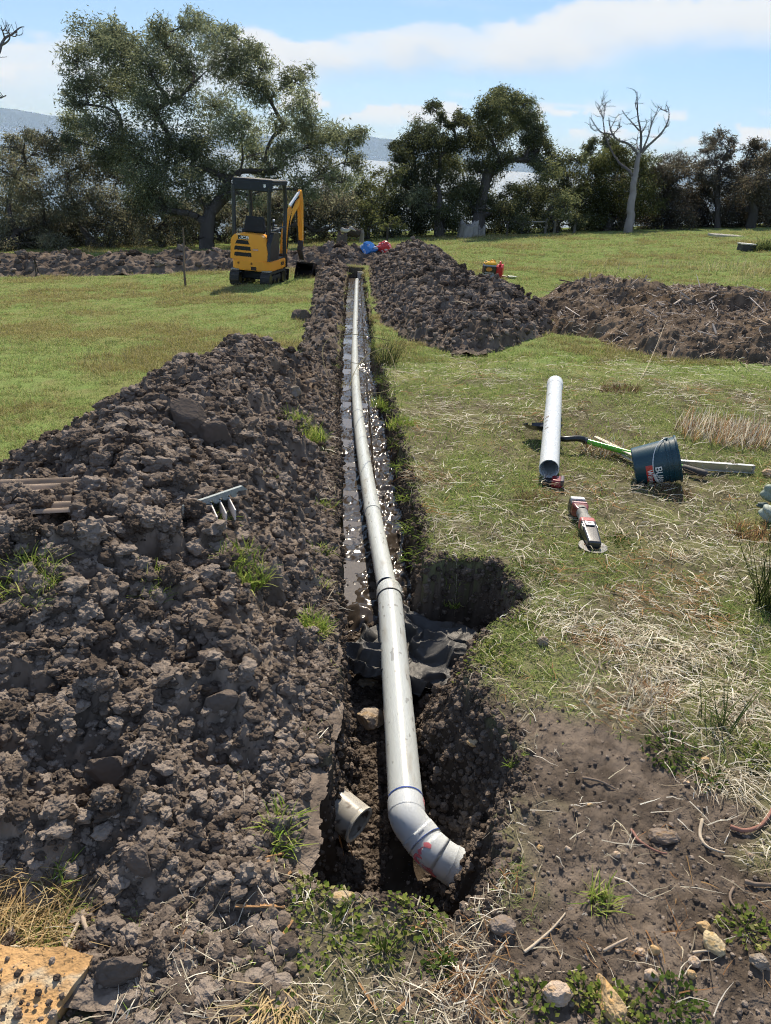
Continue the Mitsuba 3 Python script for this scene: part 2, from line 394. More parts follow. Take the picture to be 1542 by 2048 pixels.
labels['haze'] = {'kind': 'stuff', 'label': 'thin bluish air over the water and hills', 'category': 'haze'}

# ------------------------------------------------------------------ spoil heaps: h(x, y) above the ground
def ridge(x, xc, wl, wr, h, k=1.35):
    t = np.where(x < xc, (xc - x) / np.maximum(wl, .05), (x - xc) / np.maximum(wr, .05))
    return np.where((h <= 0) | (t > 1), np.minimum(-.07, 0 * t) * np.clip((t - 1) * 6 + (h <= 0), 0, 1), h * np.clip(1 - t, 0, 1) * (1 - .28 * np.clip(1 - t, 0, 1) ** 2) / .72)


def lumps(x, y, f, amp, seed, o=4):
    n = fbm(np.stack([x * f, y * f, 0 * x + seed], -1), o, seed)
    return (1 - 2 * np.abs(n - .5) * 2.2) * amp - amp * .4


def heap_left(x, y):
    xr = np.interp(y, XLy, XLx) - np.interp(y, [1, 1.7, 2.4, 4.5, 7.5], [.05, .04, .05, .04, .03])
    xl = np.interp(y, [.5, 2, 3.6, 4.4, 5.9, 7.2], [-2.1, -2.1, -2.05, -2.0, -2.0, -1.75])
    h = np.interp(y, [1.12, 1.27, 1.7, 2.3, 3.2, 4.2, 5.4, 6.2, 6.8, 7.3], [-.06, .06, .26, .40, .42, .40, .40, .37, .22, -.06])
    xc = xl + (xr - xl) * np.interp(y, [1, 2.2, 4, 6], [.45, .46, .52, .50])
    b = ridge(x, xc, xc - xl, xr - xc, h)
    return b + (lumps(x, y, 2.6, .10, 81) + lumps(x, y, 6, .060, 82) + lumps(x, y, 15, .020, 83, 3)) * np.clip(b / .10 + .4, 0, 1)


def heap_rim(x, y):
    xr = np.interp(y, XLy, XLx) - .01; w = np.interp(y, [6.6, 8, 12, 20, 21.5], [.4, .42, .5, .8, .8])
    h = np.interp(y, [6.5, 7.2, 9, 10, 12, 13, 16, 20, 21.5], [-.05, .10, .13, .08, .14, .10, .16, .22, -.05])
    b = ridge(x, xr - w * .45, w * .55, w * .42, h)
    return b + (lumps(x, y, 2.2, .10, 84) + lumps(x, y, 6, .06, 85)) * np.clip(b / .08 + .4, 0, 1)


def heap_right(x, y):
    xl = np.interp(y, [8.4, 9.2, 10.2, 12, 13.6, 18, 22], [.55, .15, -.10, -.40, -.52, -.75, -.95])
    xr = np.interp(y, [8.4, 9, 10, 11.5, 12.5, 15, 19, 22], [1.0, 1.5, 2.05, 2.2, 1.8, 1.4, 1.1, .6])
    h = np.interp(y, [8.3, 8.8, 10, 11.5, 13.5, 16, 18.5, 20.5, 22.3], [-.06, .18, .38, .44, .44, .54, .62, .58, -.06])
    xc = xl + (xr - xl) * np.interp(y, [8, 12, 18], [.56, .60, .62])
    b = ridge(x, xc, xc - xl, xr - xc, h)
    return b + (lumps(x, y, 1.6, .12, 86) + lumps(x, y, 4, .08, 87) + lumps(x, y, 10, .045, 88, 3)) * np.clip(b / .1 + .4, 0, 1)


MULCH = Polygon([(2.0, 10.2), (2.3, 9.2), (2.8, 8.25), (3.3, 8.0), (3.9, 7.9), (6.5, 8.1), (9.5, 9), (9.5, 11.4), (7.4, 11.6), (5.4, 12.0), (4.2, 12.9), (3.2, 13.3), (2.4, 13.0), (2.0, 12.0)])
_mb = np.array([MULCH.exterior.interpolate(s_).coords[0] for s_ in np.arange(0, MULCH.exterior.length, .04)]); _mt = cKDTree(_mb)


def heap_mulch(x, y):
    p_ = np.stack([np.ravel(x), np.ravel(y)], 1); d = _mt.query(p_)[0]
    s_ = np.where(shapely.contains_xy(MULCH, p_[:, 0], p_[:, 1]), d, -d).reshape(np.shape(x))
    s_ = s_ + (fbm(np.stack([x * 1.6, y * 1.6, 0 * x], -1), 3, 90) - .5) * .8
    peak = .17 + .27 * np.exp(-(((x - 2.9) / .8) ** 2 + ((y - 11.9) / .9) ** 2)) + .10 * np.exp(-(((x - 4.6) / .9) ** 2 + ((y - 11.6) / .7) ** 2))
    b = np.where(s_ > 0, peak * (1 - np.exp(-s_ / .28)), s_ * .4)
    return b + (lumps(x, y, 1.3, .13, 91) + lumps(x, y, 3.2, .06, 92) + lumps(x, y, 9, .02, 93, 3)) * np.clip(b / .1 + .3, 0, 1)


def heap_far(x, y):
    yc = np.interp(x, [-24, -14, -7, -4, -1], [22.6, 21.9, 21.0, 21.6, 22.9]); h = np.interp(x, [-24, -10, -5, -3.0, -1.6, -.7, -.2], [.36, .38, .38, .36, .34, .26, -.06])
    w = 1.45; t = np.abs(y - yc) / w
    b = np.where((h <= 0) | (t > 1), -.07 * np.clip((t - 1) * 6 + (h <= 0), 0, 1), h * np.clip(1 - t, 0, 1) * (1 - .3 * np.clip(1 - t, 0, 1) ** 2) / .7)
    return b + (lumps(x, y, .9, .13, 94) + lumps(x, y, 2.6, .10, 95) + lumps(x, y, 7, .05, 96, 3)) * np.clip(b / .12 + .3, 0, 1)


HEAPS, SKIN = [], {}


def top_of(x, y):
    """the visible surface: the ground or whatever heap lies on it"""
    z = surf(x, y)
    for fn, (x0, x1, y0, y1) in HEAPS:
        m = (x > x0) & (x < x1) & (y > y0) & (y < y1)
        if np.any(m): z = np.where(m, np.maximum(z, G(x, y) + np.where(m, fn(np.where(m, x, x0), np.where(m, y, y0)), -1)), z)
    return z


def gran(x, y, cell, seed=0):
    """rounded grains, 0 to 1: the height of the nearest of many jittered bumps"""
    r_ = np.random.default_rng(seed + 77); x0, x1, y0, y1 = x.min(), x.max(), y.min(), y.max()
    n_ = int(min(90000, (x1 - x0) * (y1 - y0) / cell ** 2)) + 4
    c_ = np.stack([r_.uniform(x0, x1, n_), np.exp(r_.uniform(np.log(max(y0, .3)), np.log(y1), n_)) if n_ >= 89999 else r_.uniform(y0, y1, n_)], 1)
    d, i_ = cKDTree(c_).query(np.stack([x.ravel(), y.ravel()], 1)); a_ = r_.uniform(.45, 1, n_)[i_]
    return (np.sqrt(np.clip(1 - (d / cell / .95) ** 2, 0, 1)) * a_).reshape(x.shape)


def at_top(px, py, off=0.0):
    """where the line of sight of a photograph pixel meets the visible surface, heaps included"""
    p_ = CAM + ray(px, py) * _t[:, None]; z = top_of(p_[:, 0], p_[:, 1]) + off; k_ = int(np.argmax(p_[:, 2] < z)); return p_[k_]


def heap(base, fn, x0, x1, ys, nx, label, tint=1.0, fine=1.0, seed=0, brown=None):
    ys = np.asarray(ys); xs = np.linspace(x0, x1, nx)
    X = np.broadcast_to(xs, (len(ys), nx)).copy(); Y = np.broadcast_to(ys[:, None], X.shape).copy()
    jx = (fbm(np.stack([X * 9, Y * 9, 0 * X], -1), 2, seed) - .5) * .05; X = X + jx
    h = fn(X, Y); p = np.stack([X, Y, 0 * X], -1)
    k = np.clip(h / .06, 0, 1)
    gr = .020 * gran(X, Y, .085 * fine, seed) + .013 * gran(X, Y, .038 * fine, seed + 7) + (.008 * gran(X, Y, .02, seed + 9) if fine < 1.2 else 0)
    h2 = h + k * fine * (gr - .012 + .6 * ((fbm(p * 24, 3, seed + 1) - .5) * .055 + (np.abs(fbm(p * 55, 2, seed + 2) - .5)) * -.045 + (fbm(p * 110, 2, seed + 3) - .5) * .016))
    v = np.stack([X, Y, G(X, Y) + h2], -1).reshape(-1, 3); f = grid_faces(*X.shape)
    keep = (h.ravel() > -.02)[f].any(1); f = f[keep]
    used = np.unique(f); remap = np.full(len(v), -1); remap[used] = np.arange(len(used)); 
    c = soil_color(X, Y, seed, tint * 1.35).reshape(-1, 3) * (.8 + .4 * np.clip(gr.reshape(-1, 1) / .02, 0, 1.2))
    if brown is not None: c = c * brown
    k_ = thing(base, label, 'soil heap')
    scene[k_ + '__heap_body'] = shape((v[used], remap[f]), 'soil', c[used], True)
    HEAPS.append((fn, (x0, x1, ys[0], ys[-1]))); SKIN[fn] = (cKDTree(v[:, :2]), v[:, 2])
    return k_


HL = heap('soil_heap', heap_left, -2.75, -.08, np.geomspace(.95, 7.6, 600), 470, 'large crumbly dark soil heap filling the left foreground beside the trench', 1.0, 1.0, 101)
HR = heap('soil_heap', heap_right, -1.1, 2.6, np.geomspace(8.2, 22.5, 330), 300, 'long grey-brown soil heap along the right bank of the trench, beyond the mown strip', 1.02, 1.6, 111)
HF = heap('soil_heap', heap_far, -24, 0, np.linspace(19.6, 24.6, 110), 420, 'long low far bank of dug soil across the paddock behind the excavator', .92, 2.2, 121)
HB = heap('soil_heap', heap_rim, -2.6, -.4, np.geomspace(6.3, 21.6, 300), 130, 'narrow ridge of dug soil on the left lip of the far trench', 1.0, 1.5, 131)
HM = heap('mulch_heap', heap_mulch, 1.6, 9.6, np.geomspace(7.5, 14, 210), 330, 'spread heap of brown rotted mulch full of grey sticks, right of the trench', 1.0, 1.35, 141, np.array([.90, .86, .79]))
labels[HM]['category'] = 'mulch heap'

# clods: a few shapes, laid many times
rng = np.random.default_rng(11)
CLOD_COL = [(.158, .132, .112), (.110, .091, .077), (.205, .175, .151), (.076, .062, .052)]


def group(key, m, mat, c, smooth=False):
    scene[key] = {'type': 'shapegroup', 'piece': shape(m, mat, c, smooth)}


def grains(v_, n_, seed):
    r_ = np.random.default_rng(seed); c_ = r_.normal(size=(n_, 3)); c_ /= np.linalg.norm(c_, axis=1, keepdims=True)
    d, i_ = cKDTree(c_).query(v_ / np.linalg.norm(v_, axis=1, keepdims=True)); a_ = r_.uniform(.3, 1, n_)[i_]
    return a_ * np.sqrt(np.clip(1 - (d / (2.1 / math.sqrt(n_))) ** 2, 0, 1))


for k in range(8):
    m = rock(rng, 4, .5, 1.4, .35 if k in (1, 5) else .0); vv = m[0]
    vv = vv * (.80 + .26 * grains(vv, 34 + 9 * k, k) + .12 * grains(vv, 190, k + 20))[:, None]
    cc = np.array(CLOD_COL[k % 4]) * (.7 + .75 * fbm(vv * 3 + k, 3)[:, None])
    group(f'clod_big_{k}', (vv, m[1]), 'soil', cc, k % 2 == 0)
for k in range(8):
    m = rock(rng, 2, .5, 1.7, .2 if k % 2 else .0); m = (m[0] * (.72 + .42 * grains(m[0], 16, k + 40))[:, None], m[1]); cc = np.array(CLOD_COL[k % 4]) * (.7 + .75 * fbm(m[0] * 3 + k, 2)[:, None])
    group(f'clod_small_{k}', m, 'soil', cc, False)
for k in range(4):
    m = rock(rng, 2, .55, 2.2, .3); group(f'wall_clod_{k}', m, 'soil', np.array([(.090, .073, .060), (.118, .097, .080), (.068, .055, .046), (.145, .12, .10)][k]) * (.7 + .75 * fbm(m[0] * 3 + k, 2)[:, None]))
for k in range(4):
    m = rock(rng, 1, .45, 1.7); group(f'crumb_{k}', m, 'soil', np.array(CLOD_COL[k]) * (.8 + .5 * rng.random((len(m[0]), 1))))


def inst(key, grp, x, y, z, s, sq=(1, 1, 1), rotd=None, rng=rng):
    M = T().translate([float(x), float(y), float(z)]).rotate([0, 0, 1], float(rng.uniform(0, 360)) if rotd is None else rotd)
    if rotd is None: M = M.rotate([1, 0, 0], float(rng.uniform(-35, 35)))
    scene[key] = {'type': 'instance', 'g': {'type': 'ref', 'id': grp}, 'to_world': M.scale([float(s * sq[0]), float(s * sq[1]), float(s * sq[2])])}


def strew(parent, fn, x0, x1, y0, y1, nbig, nsmall, smin, smax, label=True, near=1.0, seed=1, spow=2.2):
    r = np.random.default_rng(seed)
    n = (nbig + nsmall) * 5
    y = np.exp(r.uniform(np.log(y0), np.log(y1), n)); x = r.uniform(x0, x1, n); h = fn(x, y); ok = h > .0
    x, y, h = x[ok][:nbig + nsmall], y[ok][:nbig + nsmall], h[ok][:nbig + nsmall]
    sz = smin + (smax - smin) * r.random(len(x)) ** spow * np.clip(.35 + h * 2, .5, 1.15); order = np.argsort(-sz / y ** .7); x, y, h, sz = x[order], y[order], h[order], sz[order]
    z = SKIN[fn][1][SKIN[fn][0].query(np.stack([x, y], 1))[1]]
    for i in range(len(x)):
        sq = (r.uniform(.8, 1.3), r.uniform(.8, 1.2), r.uniform(.6, 1.0)); zz = z[i] + sz[i] * r.uniform(-.25, .3)
        if i < nbig: inst(name(parent + '__clod'), f'clod_big_{r.integers(8)}', x[i], y[i], zz, sz[i], sq, rng=r)
        else: inst(f'{parent}__crumbled_soil__{i:05d}', (f'clod_small_{r.integers(8)}' if sz[i] / y[i] > .0055 else f'crumb_{r.integers(4)}'), x[i], y[i], zz, sz[i], sq, rng=r)
    if nsmall: labels[parent + '__crumbled_soil'] = {'kind': 'stuff'}


strew(HL, heap_left, -2.6, -.15, 1.0, 7.2, 290, 24000, .0045, .044, seed=21, spow=3.9)
strew(HR, heap_right, -.9, 2.1, 8.3, 22, 200, 5000, .014, .075, seed=22, spow=3.2)
strew(HF, heap_far, -20, -.3, 19.7, 24.3, 90, 700, .03, .15, seed=23, spow=3.2)
strew(HB, heap_rim, -2.4, -.45, 6.6, 21.3, 60, 900, .015, .09, seed=24, spow=3.)
strew(HM, heap_mulch, 1.9, 9, 7.9, 13.2, 0, 500, .015, .05, seed=25)
# loose crumbs fallen round the heaps, on the bare ground and along the lips
r = np.random.default_rng(31)
yy = np.exp(r.uniform(math.log(.9), math.log(3.2), 42000)); xx = r.uniform(-.6, 1.35, 42000) * np.clip(yy / 1.6, .8, 1.4)
prob = np.clip(dirt_zone(xx, yy) * .8 + (yy < 1.6) * .3 + (inside(xx, yy) > -.02) * .55 + (xx < np.interp(yy, XLy, XLx) + .0) * .5, .02, 1); ok = r.random(42000) < prob * .5; xx, yy = xx[ok], yy[ok]; zz = surf(xx, yy)
for i in range(len(xx)):
    s_ = .0012 + .0065 * r.random() ** 7 if xx[i] > -.12 else .002 + .022 * r.random() ** 5
    inst(f'loose_soil__{i:05d}', f'crumb_{r.integers(4)}', xx[i], yy[i], zz[i] + s_ * .1, s_, (1, 1, .75), rng=r)
# broken soil on the cut walls: lumps bedded in the faces, more where the cut is deep
gx = r.uniform(-1.6, .75, 420000); gy = np.exp(r.uniform(math.log(1.15), math.log(19), 420000)); kk = gy < 3.4; gx[kk] = r.uniform(-.3, .68, int(kk.sum())); gs = inside(gx, gy); ok = (gs > -.035) & (gs < .17 * (gy < 3.2) + .045); gx, gy = gx[ok][:17000], gy[ok][:17000]
gz = surf(gx, gy); dep = G(gx, gy) - gz
for i in range(len(gx)):
    if dep[i] < .01 or (.20 < gx[i] < .37 and 1.22 < gy[i] < 1.52): continue
    s_ = (.003 + .012 * r.random() ** 3.5) * (1 + gy[i] * .06)
    inst(f'wall_soil__{i:05d}', f'wall_clod_{r.integers(4)}', gx[i], gy[i], gz[i] + r.uniform(-.4, .3) * s_, s_, (1.1, 1.1, 1.0), rng=r)
bi = r.integers(len(_bp), size=24000); bx, by = _bp[bi, 0], _bp[bi, 1]; off = r.normal(0, .018, 24000); tn = np.roll(_bp, -3, 0) - np.roll(_bp, 3, 0); tn = tn[bi] / (np.linalg.norm(tn[bi], axis=1, keepdims=True) + 1e-9)
bx, by = bx + tn[:, 1] * off, by - tn[:, 0] * off; zs = surf(bx, by); fr = r.random(24000) ** 1.3; zb = G(bx, by) - .01 - floor_drop(by) * .95 * fr; zb = np.where(inside(bx, by) > .004, np.maximum(zb, zs), zs); keep = np.flatnonzero((by < 8) & (r.random(24000) < np.clip(3.4 / by, 0, 1)))[:9000]
for i in keep:
    s_ = .0025 + .011 * r.random() ** 3; inst(f'wall_soil__8{i:05d}', f'wall_clod_{r.integers(4)}', bx[i], by[i], zb[i], s_, (1.1, 1.1, 1.15), rng=r)
ly = np.exp(r.uniform(math.log(1.25), math.log(6.5), 5000)); lx = np.interp(ly, XLy, XLx) - np.abs(r.normal(.03, .05, 5000)) - .02 - .10 * (ly < 1.7) * r.random(5000); lz = top_of(lx, ly)
for i in range(5000):
    s_ = .0025 + .014 * r.random() ** 4; inst(f'lip_soil__{i:05d}', f'clod_small_{r.integers(8)}' if i % 2 else f'crumb_{r.integers(4)}', lx[i], ly[i], lz[i] + s_ * .1, s_, (1.1, 1, .85), rng=r)
labels['lip_soil'] = {'kind': 'stuff', 'label': 'crumbled soil along the left lip of the trench', 'category': 'soil'}
labels['wall_soil'] = {'kind': 'stuff', 'label': 'broken lumps of soil on the cut walls of the trench', 'category': 'soil'}
for i in range(1500):
    y = r.uniform(.86, 1.36); x = -.62 + r.random() ** 1.6 * .50
    if x > -.20 - .25 * (y - .86): continue
    s_ = .003 + .022 * r.random() ** 4; inst(f'loose_soil__9{i:04d}', f'clod_small_{r.integers(8)}', x, y, float(surf(np.array([x]), np.array([y]))[0]) + s_ * .25, s_, (1.1, 1, .8), rng=r)
labels['loose_soil'] = {'kind': 'stuff', 'label': 'loose crumbs of soil over the bare ground and inside the pit', 'category': 'soil'}

# ------------------------------------------------------------------ pipes in the trench
_zc = np.polyfit([3.0, 3.6, 4.0, 5.2, 7.35, 9.7, 14.2, 20.2], [-.20, -.212, -.235, -.335, -.55, -.73, -.98, -1.25], 4)


def zp(y): return np.where(np.asarray(y) > 3.0, np.polyval(_zc, y), -.205 + (np.asarray(y) - 3.0) * .035) if True else np.interp(y, [1.5, 1.84, 2.4, 3.0, 3.6, 4.0, 5.2, 7.35, 9.7, 14.2, 20.2], [-.262, -.250, -.215, -.20, -.212, -.225, -.335, -.56, -.73, -.96, -1.25])


def on_pipe(px, py):
    p_ = CAM + ray(px, py) * _t[:, None]; k = np.argmax(p_[:, 2] < zp(p_[:, 1])); return p_[k]


def on_z(px, py, z):
    v_ = ray(px, py); return CAM + v_ * ((z - CAM[2]) / v_[2])


PIPE = thing('drain_pipe', 'long grey plastic drain pipe running down the middle of the trench', 'drain pipe')
narrow = [on_pipe(*q) for q in [(777, 1172), (754, 1091), (740, 1000), (727, 903), (714, 800), (709, 720), (711, 640), (712, 600), (714, 560)]]
wide_ = [on_pipe(*q) for q in [(812, 1612), (804, 1530), (795, 1450), (789, 1324), (783, 1240), (779, 1188)]]
_n = np.array(narrow); _pf = np.polyfit(_n[:, 1], _n[:, 0], 4); _ys = np.linspace(_n[0, 1], _n[-1, 1], 90); nv = np.stack([np.polyval(_pf, _ys), _ys, zp(_ys)], 1)
wv = wide_[0] + (wide_[-1] - wide_[0]) * np.linspace(0, 1, 40)[:, None]
add(PIPE, 'narrow_pipe', hollow(nv, .046, .042, 36), 'pvc', smooth=True, label='narrower muddy far length of the grey drain pipe')
add(PIPE, 'wide_pipe', tube(wv, .0555, 48), 'pvc', smooth=True, label='wider clean near length of the grey drain pipe')


def ring(c, d, r0, r1, length, sides=40):
    d = np.asarray(d) / np.linalg.norm(d); c = np.asarray(c); q = [c - d * length / 2, c - d * length * .35, c + d * length * .35, c + d * length / 2]
    return tube(q, [r0, r1, r1, r0], sides)


for px_, py_ in [(737, 1012), (717, 828), (712, 628)]:
    c_ = on_pipe(px_, py_); i_ = int(np.argmin(np.linalg.norm(nv - c_, axis=1))); d_ = nv[min(i_ + 1, 89)] - nv[i_ - 1]
    add(PIPE, 'pipe_joint', tube([nv[i_] - d_ / np.linalg.norm(d_) * .05, nv[i_] + d_ / np.linalg.norm(d_) * .05], .0495, 36), 'pvc', smooth=40)
d_ = wv[-1] - wv[-2]; d_ /= np.linalg.norm(d_); c_ = wv[-1]
add(PIPE, 'coupling', tube([c_ - d_ * .035, c_ - d_ * .030, c_ + d_ * .012, c_ + d_ * .03, c_ + d_ * .052, c_ + d_ * .055], [.059, .0605, .0605, .058, .0525, .047], 44), 'pvc', smooth=35, label='reducing coupling where the pipe narrows')
add(PIPE, 'rubber_seal', tube([c_ - d_ * .040, c_ - d_ * .035], .0592, 40), 'rubber', (.05, .05, .05), smooth=30)
# fittings at the near end: two bends, turning to the right and down into the old pipe
E0 = wv[0]; dir0 = wv[0] - wv[3]; dir0 /= np.linalg.norm(dir0)
P2 = on_z(851, 1686, -.285); P3 = on_z(935, 1750, -.33)


def bend(a_, da, b_, db, n_=14):
    L_ = np.linalg.norm(b_ - a_); t_ = np.linspace(0, 1, n_)[:, None]
    return a_ * (2 * t_ ** 3 - 3 * t_ ** 2 + 1) + da * L_ * (t_ ** 3 - 2 * t_ ** 2 + t_) + b_ * (-2 * t_ ** 3 + 3 * t_ ** 2) + db * L_ * (t_ ** 3 - t_ ** 2)


dirm = P3 - P2; dirm /= np.linalg.norm(dirm); dmid = dir0 + dirm * 1.3; dmid /= np.linalg.norm(dmid)
E1 = E0 + dir0 * .030
b1 = bend(E1, dir0, P2, dmid); b2 = bend(P2, dmid, P3, dirm)
PV = (.50, .54, .57)
e1 = add(PIPE, 'bend', tube(b1, .0565, 48, False), 'gloss', PV, True, label='first grey bend fitting with blue pen line')
e2 = add(PIPE, 'bend', hollow(b2, .0565, .053, 48), 'gloss', PV, True, label='second grey bend fitting with smeared pink primer')
add(e1, 'socket', tube([E0 - dir0 * .018, E0 - dir0 * .016, E0 + dir0 * .033, E0 + dir0 * .036], [.0570, .0585, .0585, .0570], 48), 'gloss', PV, 40)
k_ = 8; sd = b1[-1] - b1[k_]
add(e1, 'socket', tube(b1[k_:], .0585, 48), 'gloss', PV, True)
add(e2, 'socket', tube(b2[1:6], .0582, 48), 'gloss', PV, True)
add(e2, 'socket', hollow(b2[8:], .0585, .0545, 48), 'gloss', PV, True)


def band(path, i0, i1, r0, a0, a1, wob=0.0, seed=0, n_=26, thick=.0007):
    """a thin mark lying round part of a pipe between two stations and two angles"""
    p_ = np.asarray(path); t_ = np.gradient(p_, axis=0); t_ /= np.linalg.norm(t_, axis=1, keepdims=True)
    r_ = np.random.default_rng(seed); ss = np.linspace(i0, i1, 7); aa = np.radians(np.linspace(a0, a1, n_)); V = []
    wl = np.interp(np.linspace(0, 1, n_), np.linspace(0, 1, 9), r_.uniform(0, wob, 9)); wr = np.interp(np.linspace(0, 1, n_), np.linspace(0, 1, 9), r_.uniform(0, wob, 9))
    for j, a_ in enumerate(aa):
        for s_ in np.linspace(i0 + wl[j] * (i1 - i0), i1 - wr[j] * (i1 - i0), 7):
            c0 = np.array([np.interp(s_, np.arange(len(p_)), p_[:, k]) for k in range(3)]); t0 = np.array([np.interp(s_, np.arange(len(p_)), t_[:, k]) for k in range(3)])
            up_ = np.array([0, 0, 1.]) - t0 * t0[2]; up_ /= np.linalg.norm(up_); sd_ = np.cross(up_, t0)
            V.append(c0 + (r0 + thick) * (up_ * math.cos(a_) + sd_ * math.sin(a_)))
    return np.array(V), grid_faces(n_, 7)


BLUE, PINK = (.02, .06, .30), (.62, .17, .20)
wv2 = np.vstack([wv[:3][::-1], ])
seam = np.array([E0 - dir0 * .06, E0 - dir0 * .018, E0 + dir0 * .034])
add(PIPE, 'pen_line', band(seam, .72, .88, .0564, -78, 70, .3, 3), 'rubber', BLUE, label='blue pen line round the pipe end')
add(e1, 'pen_line', band(b1, 12.1, 12.9, .0589, -80, 65, .5, 4), 'rubber', BLUE)
add(e1, 'seam_gap', band(b1, 12.85, 13.0, .0589, -110, 110, .1, 5), 'rubber', (.03, .035, .04))
add(e2, 'primer_stain', band(b2, .2, 2.6, .0586, -105, -25, .75, 6), 'rubber', PINK)
add(e2, 'primer_stain', band(b2, 2.0, 7.4, .0588, -112, -86, .7, 7), 'rubber', (.55, .16, .17))
add(e2, 'primer_stain', band(b2, 11.7, 13.0, .0588, -100, 50, .6, 8), 'rubber', PINK)
add(e2, 'primer_stain', band(b2, 10.4, 12.9, .0589, -104, -66, .8, 9), 'rubber', PINK)
add(e1, 'primer_stain', band(seam, .9, 1.95, .0588, 60, 88, .6, 10), 'rubber', (.60, .27, .32))
add(e1, 'printed_label', band(b1, 9.2, 9.9, .0588, -34, -14, .0, 12), 'rubber', (.16, .19, .25))
k_ = thing('old_pipe', 'short muddy end of an old pipe that the bend fitting meets at the pit edge', 'pipe')
oc = spline([P3 - dirm * .015, P3 + dirm * .04, P3 + dirm * .10 - np.array([0, 0, .012])], 14)
m = hollow(oc, .052, .046, 36); vv = m[0] + (fbm(m[0] * 40, 3, 4)[:, None] - .5) * .008
scene[k_] = shape((vv, m[1]), 'soil', np.array([.26, .22, .17]) * (.1 + 1.3 * fbm(m[0] * 30, 3, 8)[:, None]), True)
# stub of an old pipe in the left wall
k_ = thing('old_pipe', 'mud spattered white pipe stub poking out of the left wall of the pit', 'pipe')
S1 = on_z(716, 1648, -.29); ds = np.array([.80, -.58, -.12]) / np.linalg.norm([.80, -.58, -.12])
sp = np.array([S1 - ds * q for q in np.linspace(0, .17, 24)])
m = hollow(sp, np.r_[.059, .061, np.full(22, .061)], .052, 48); q_ = fbm(m[0] * 24, 4, 14)[:, None]
scene[k_ + '__stub'] = shape(m, 'plastic', np.where(q_ > .53, [.13, .11, .09], np.array([.40, .385, .345]) * (.6 + .6 * q_)), True)
m = hollow([S1 - ds * .001, S1 + ds * .006], .0615, .0518, 44); scene[k_ + '__rim'] = shape(m, 'plastic', (.42, .41, .36), 40)

# black cloth in the wide part of the pit
nx_, ny_ = 130, 110
u_, w_ = np.meshgrid(np.linspace(0, 1, nx_), np.linspace(0, 1, ny_)); p_ = np.stack([u_ * 3, w_ * 3, 0 * u_], -1)
A_, B_, C_, D_ = np.array([-.165, 2.46]), np.array([.26, 2.36]), np.array([.50, 2.66]), np.array([.03, 2.97])
Q = (A_ * (1 - u_)[..., None] + B_ * u_[..., None]) * (1 - w_)[..., None] + (D_ * (1 - u_)[..., None] + C_ * u_[..., None]) * w_[..., None]
Q = Q + (np.stack([fbm(p_ * 1.7, 3, 5), fbm(p_ * 1.7 + 9, 3, 6)], -1) - .5) * .09
rid = np.abs(fbm(p_ * [1.0, 1.8, 1] + .5 * fbm(p_ * 1.3, 2, 9)[..., None], 2, 3) - .5)
zc = G(Q[..., 0], Q[..., 1]) - .285 + .06 * (1 - np.minimum(1, rid * 7)) + .05 * fbm(p_ * 1.6, 3, 2) + .006 * fbm(p_ * 12, 2, 3) + .05 * np.clip((Q[..., 0] - .2) / .25, 0, 1)
single('cloth', (np.stack([Q[..., 0], Q[..., 1], zc], -1).reshape(-1, 3), grid_faces(ny_, nx_)), 'fabric', np.array([.034, .035, .037]) * (.75 + .6 * fbm(p_ * 9, 3, 4).reshape(-1, 1)),
       'crumpled black geotextile cloth lying under the pipe in the pit', 'cloth', True)

# white fitting, riser and offcut near the far end
c_ = nv[-1] + np.array([.02, .55, .09])
k_ = thing('pipe_fitting', 'small white pipe elbow standing beyond the far end of the trench pipe', 'pipe fitting')
scene[k_ + '__upright'] = shape(hollow([c_ - [0, 0, .2], c_ + [0, 0, .05]], .05, .044, 24), 'plastic', (.62, .62, .58), 30)
scene[k_ + '__branch'] = shape(hollow([c_ + [0.02, 0, 0], c_ + [.15, -.02, .0]], .045, .04, 24), 'plastic', (.62, .62, .58), 30)
a_ = at(628, 531) + [0, 0, .06]; b_ = at(661, 523) + [0, 0, .08]
single('pipe_offcut', hollow([a_, b_], .045, .04, 24), 'plastic', (.66, .68, .66), 'white pipe offcut lying on the grass right of the excavator bucket', 'pipe', 30)
k_ = thing('black_barrel', 'dark green buried chamber at the far end of the trench', 'chamber')
q_ = pt(706, 548, 21.6); scene[k_ + '__wall'] = shape(xf(lathe([(.30, -.7), (.31, -.1), (.33, -.1), (.33, -.02), (.27, -.02), (.27, -.6)], 36), mv(q_[0], q_[1], G(q_[0], q_[1]) + .05)), 'rubber', (.018, .030, .028), 40)
scene[k_ + '__rod'] = shape(tube([q_ + [-.12, -.3, .22], q_ + [.08, -.3, .14], q_ + [.2, -.3, .23]], .012, 8), 'metal', (.4, .45, .45), 30)

# ------------------------------------------------------------------ things lying on the grass at right
k_ = thing('pipe_length', 'clean light grey length of plastic pipe propped on the shovel in the grass', 'pipe')
n0 = at(1098, 938, .085); f0 = pt(1110, 768, 5.75)
lp = np.array([n0 + (f0 - n0) * q for q in np.linspace(0, 1, 24)]); m = hollow(lp, .0555, .0515, 48); scene[k_ + '__barrel'] = shape(m, 'plastic', (.50, .54, .57), 40)
dl = (f0 - n0) / np.linalg.norm(f0 - n0); scene[k_ + '__socket'] = shape(hollow([f0 - dl * .10, f0 - dl * .09, f0 + dl * .02], [.056, .060, .060], .054, 44), 'gloss', (.52, .56, .59), 40)
r_ = np.random.default_rng(8)
for q in range(5):
    st = r_.uniform(6, 19); add(k_, 'scuff', band(lp, st, st + r_.uniform(.1, .5), .0556, r_.uniform(20, 50), r_.uniform(52, 66), .3, q), 'rubber', (.22, .2, .18))


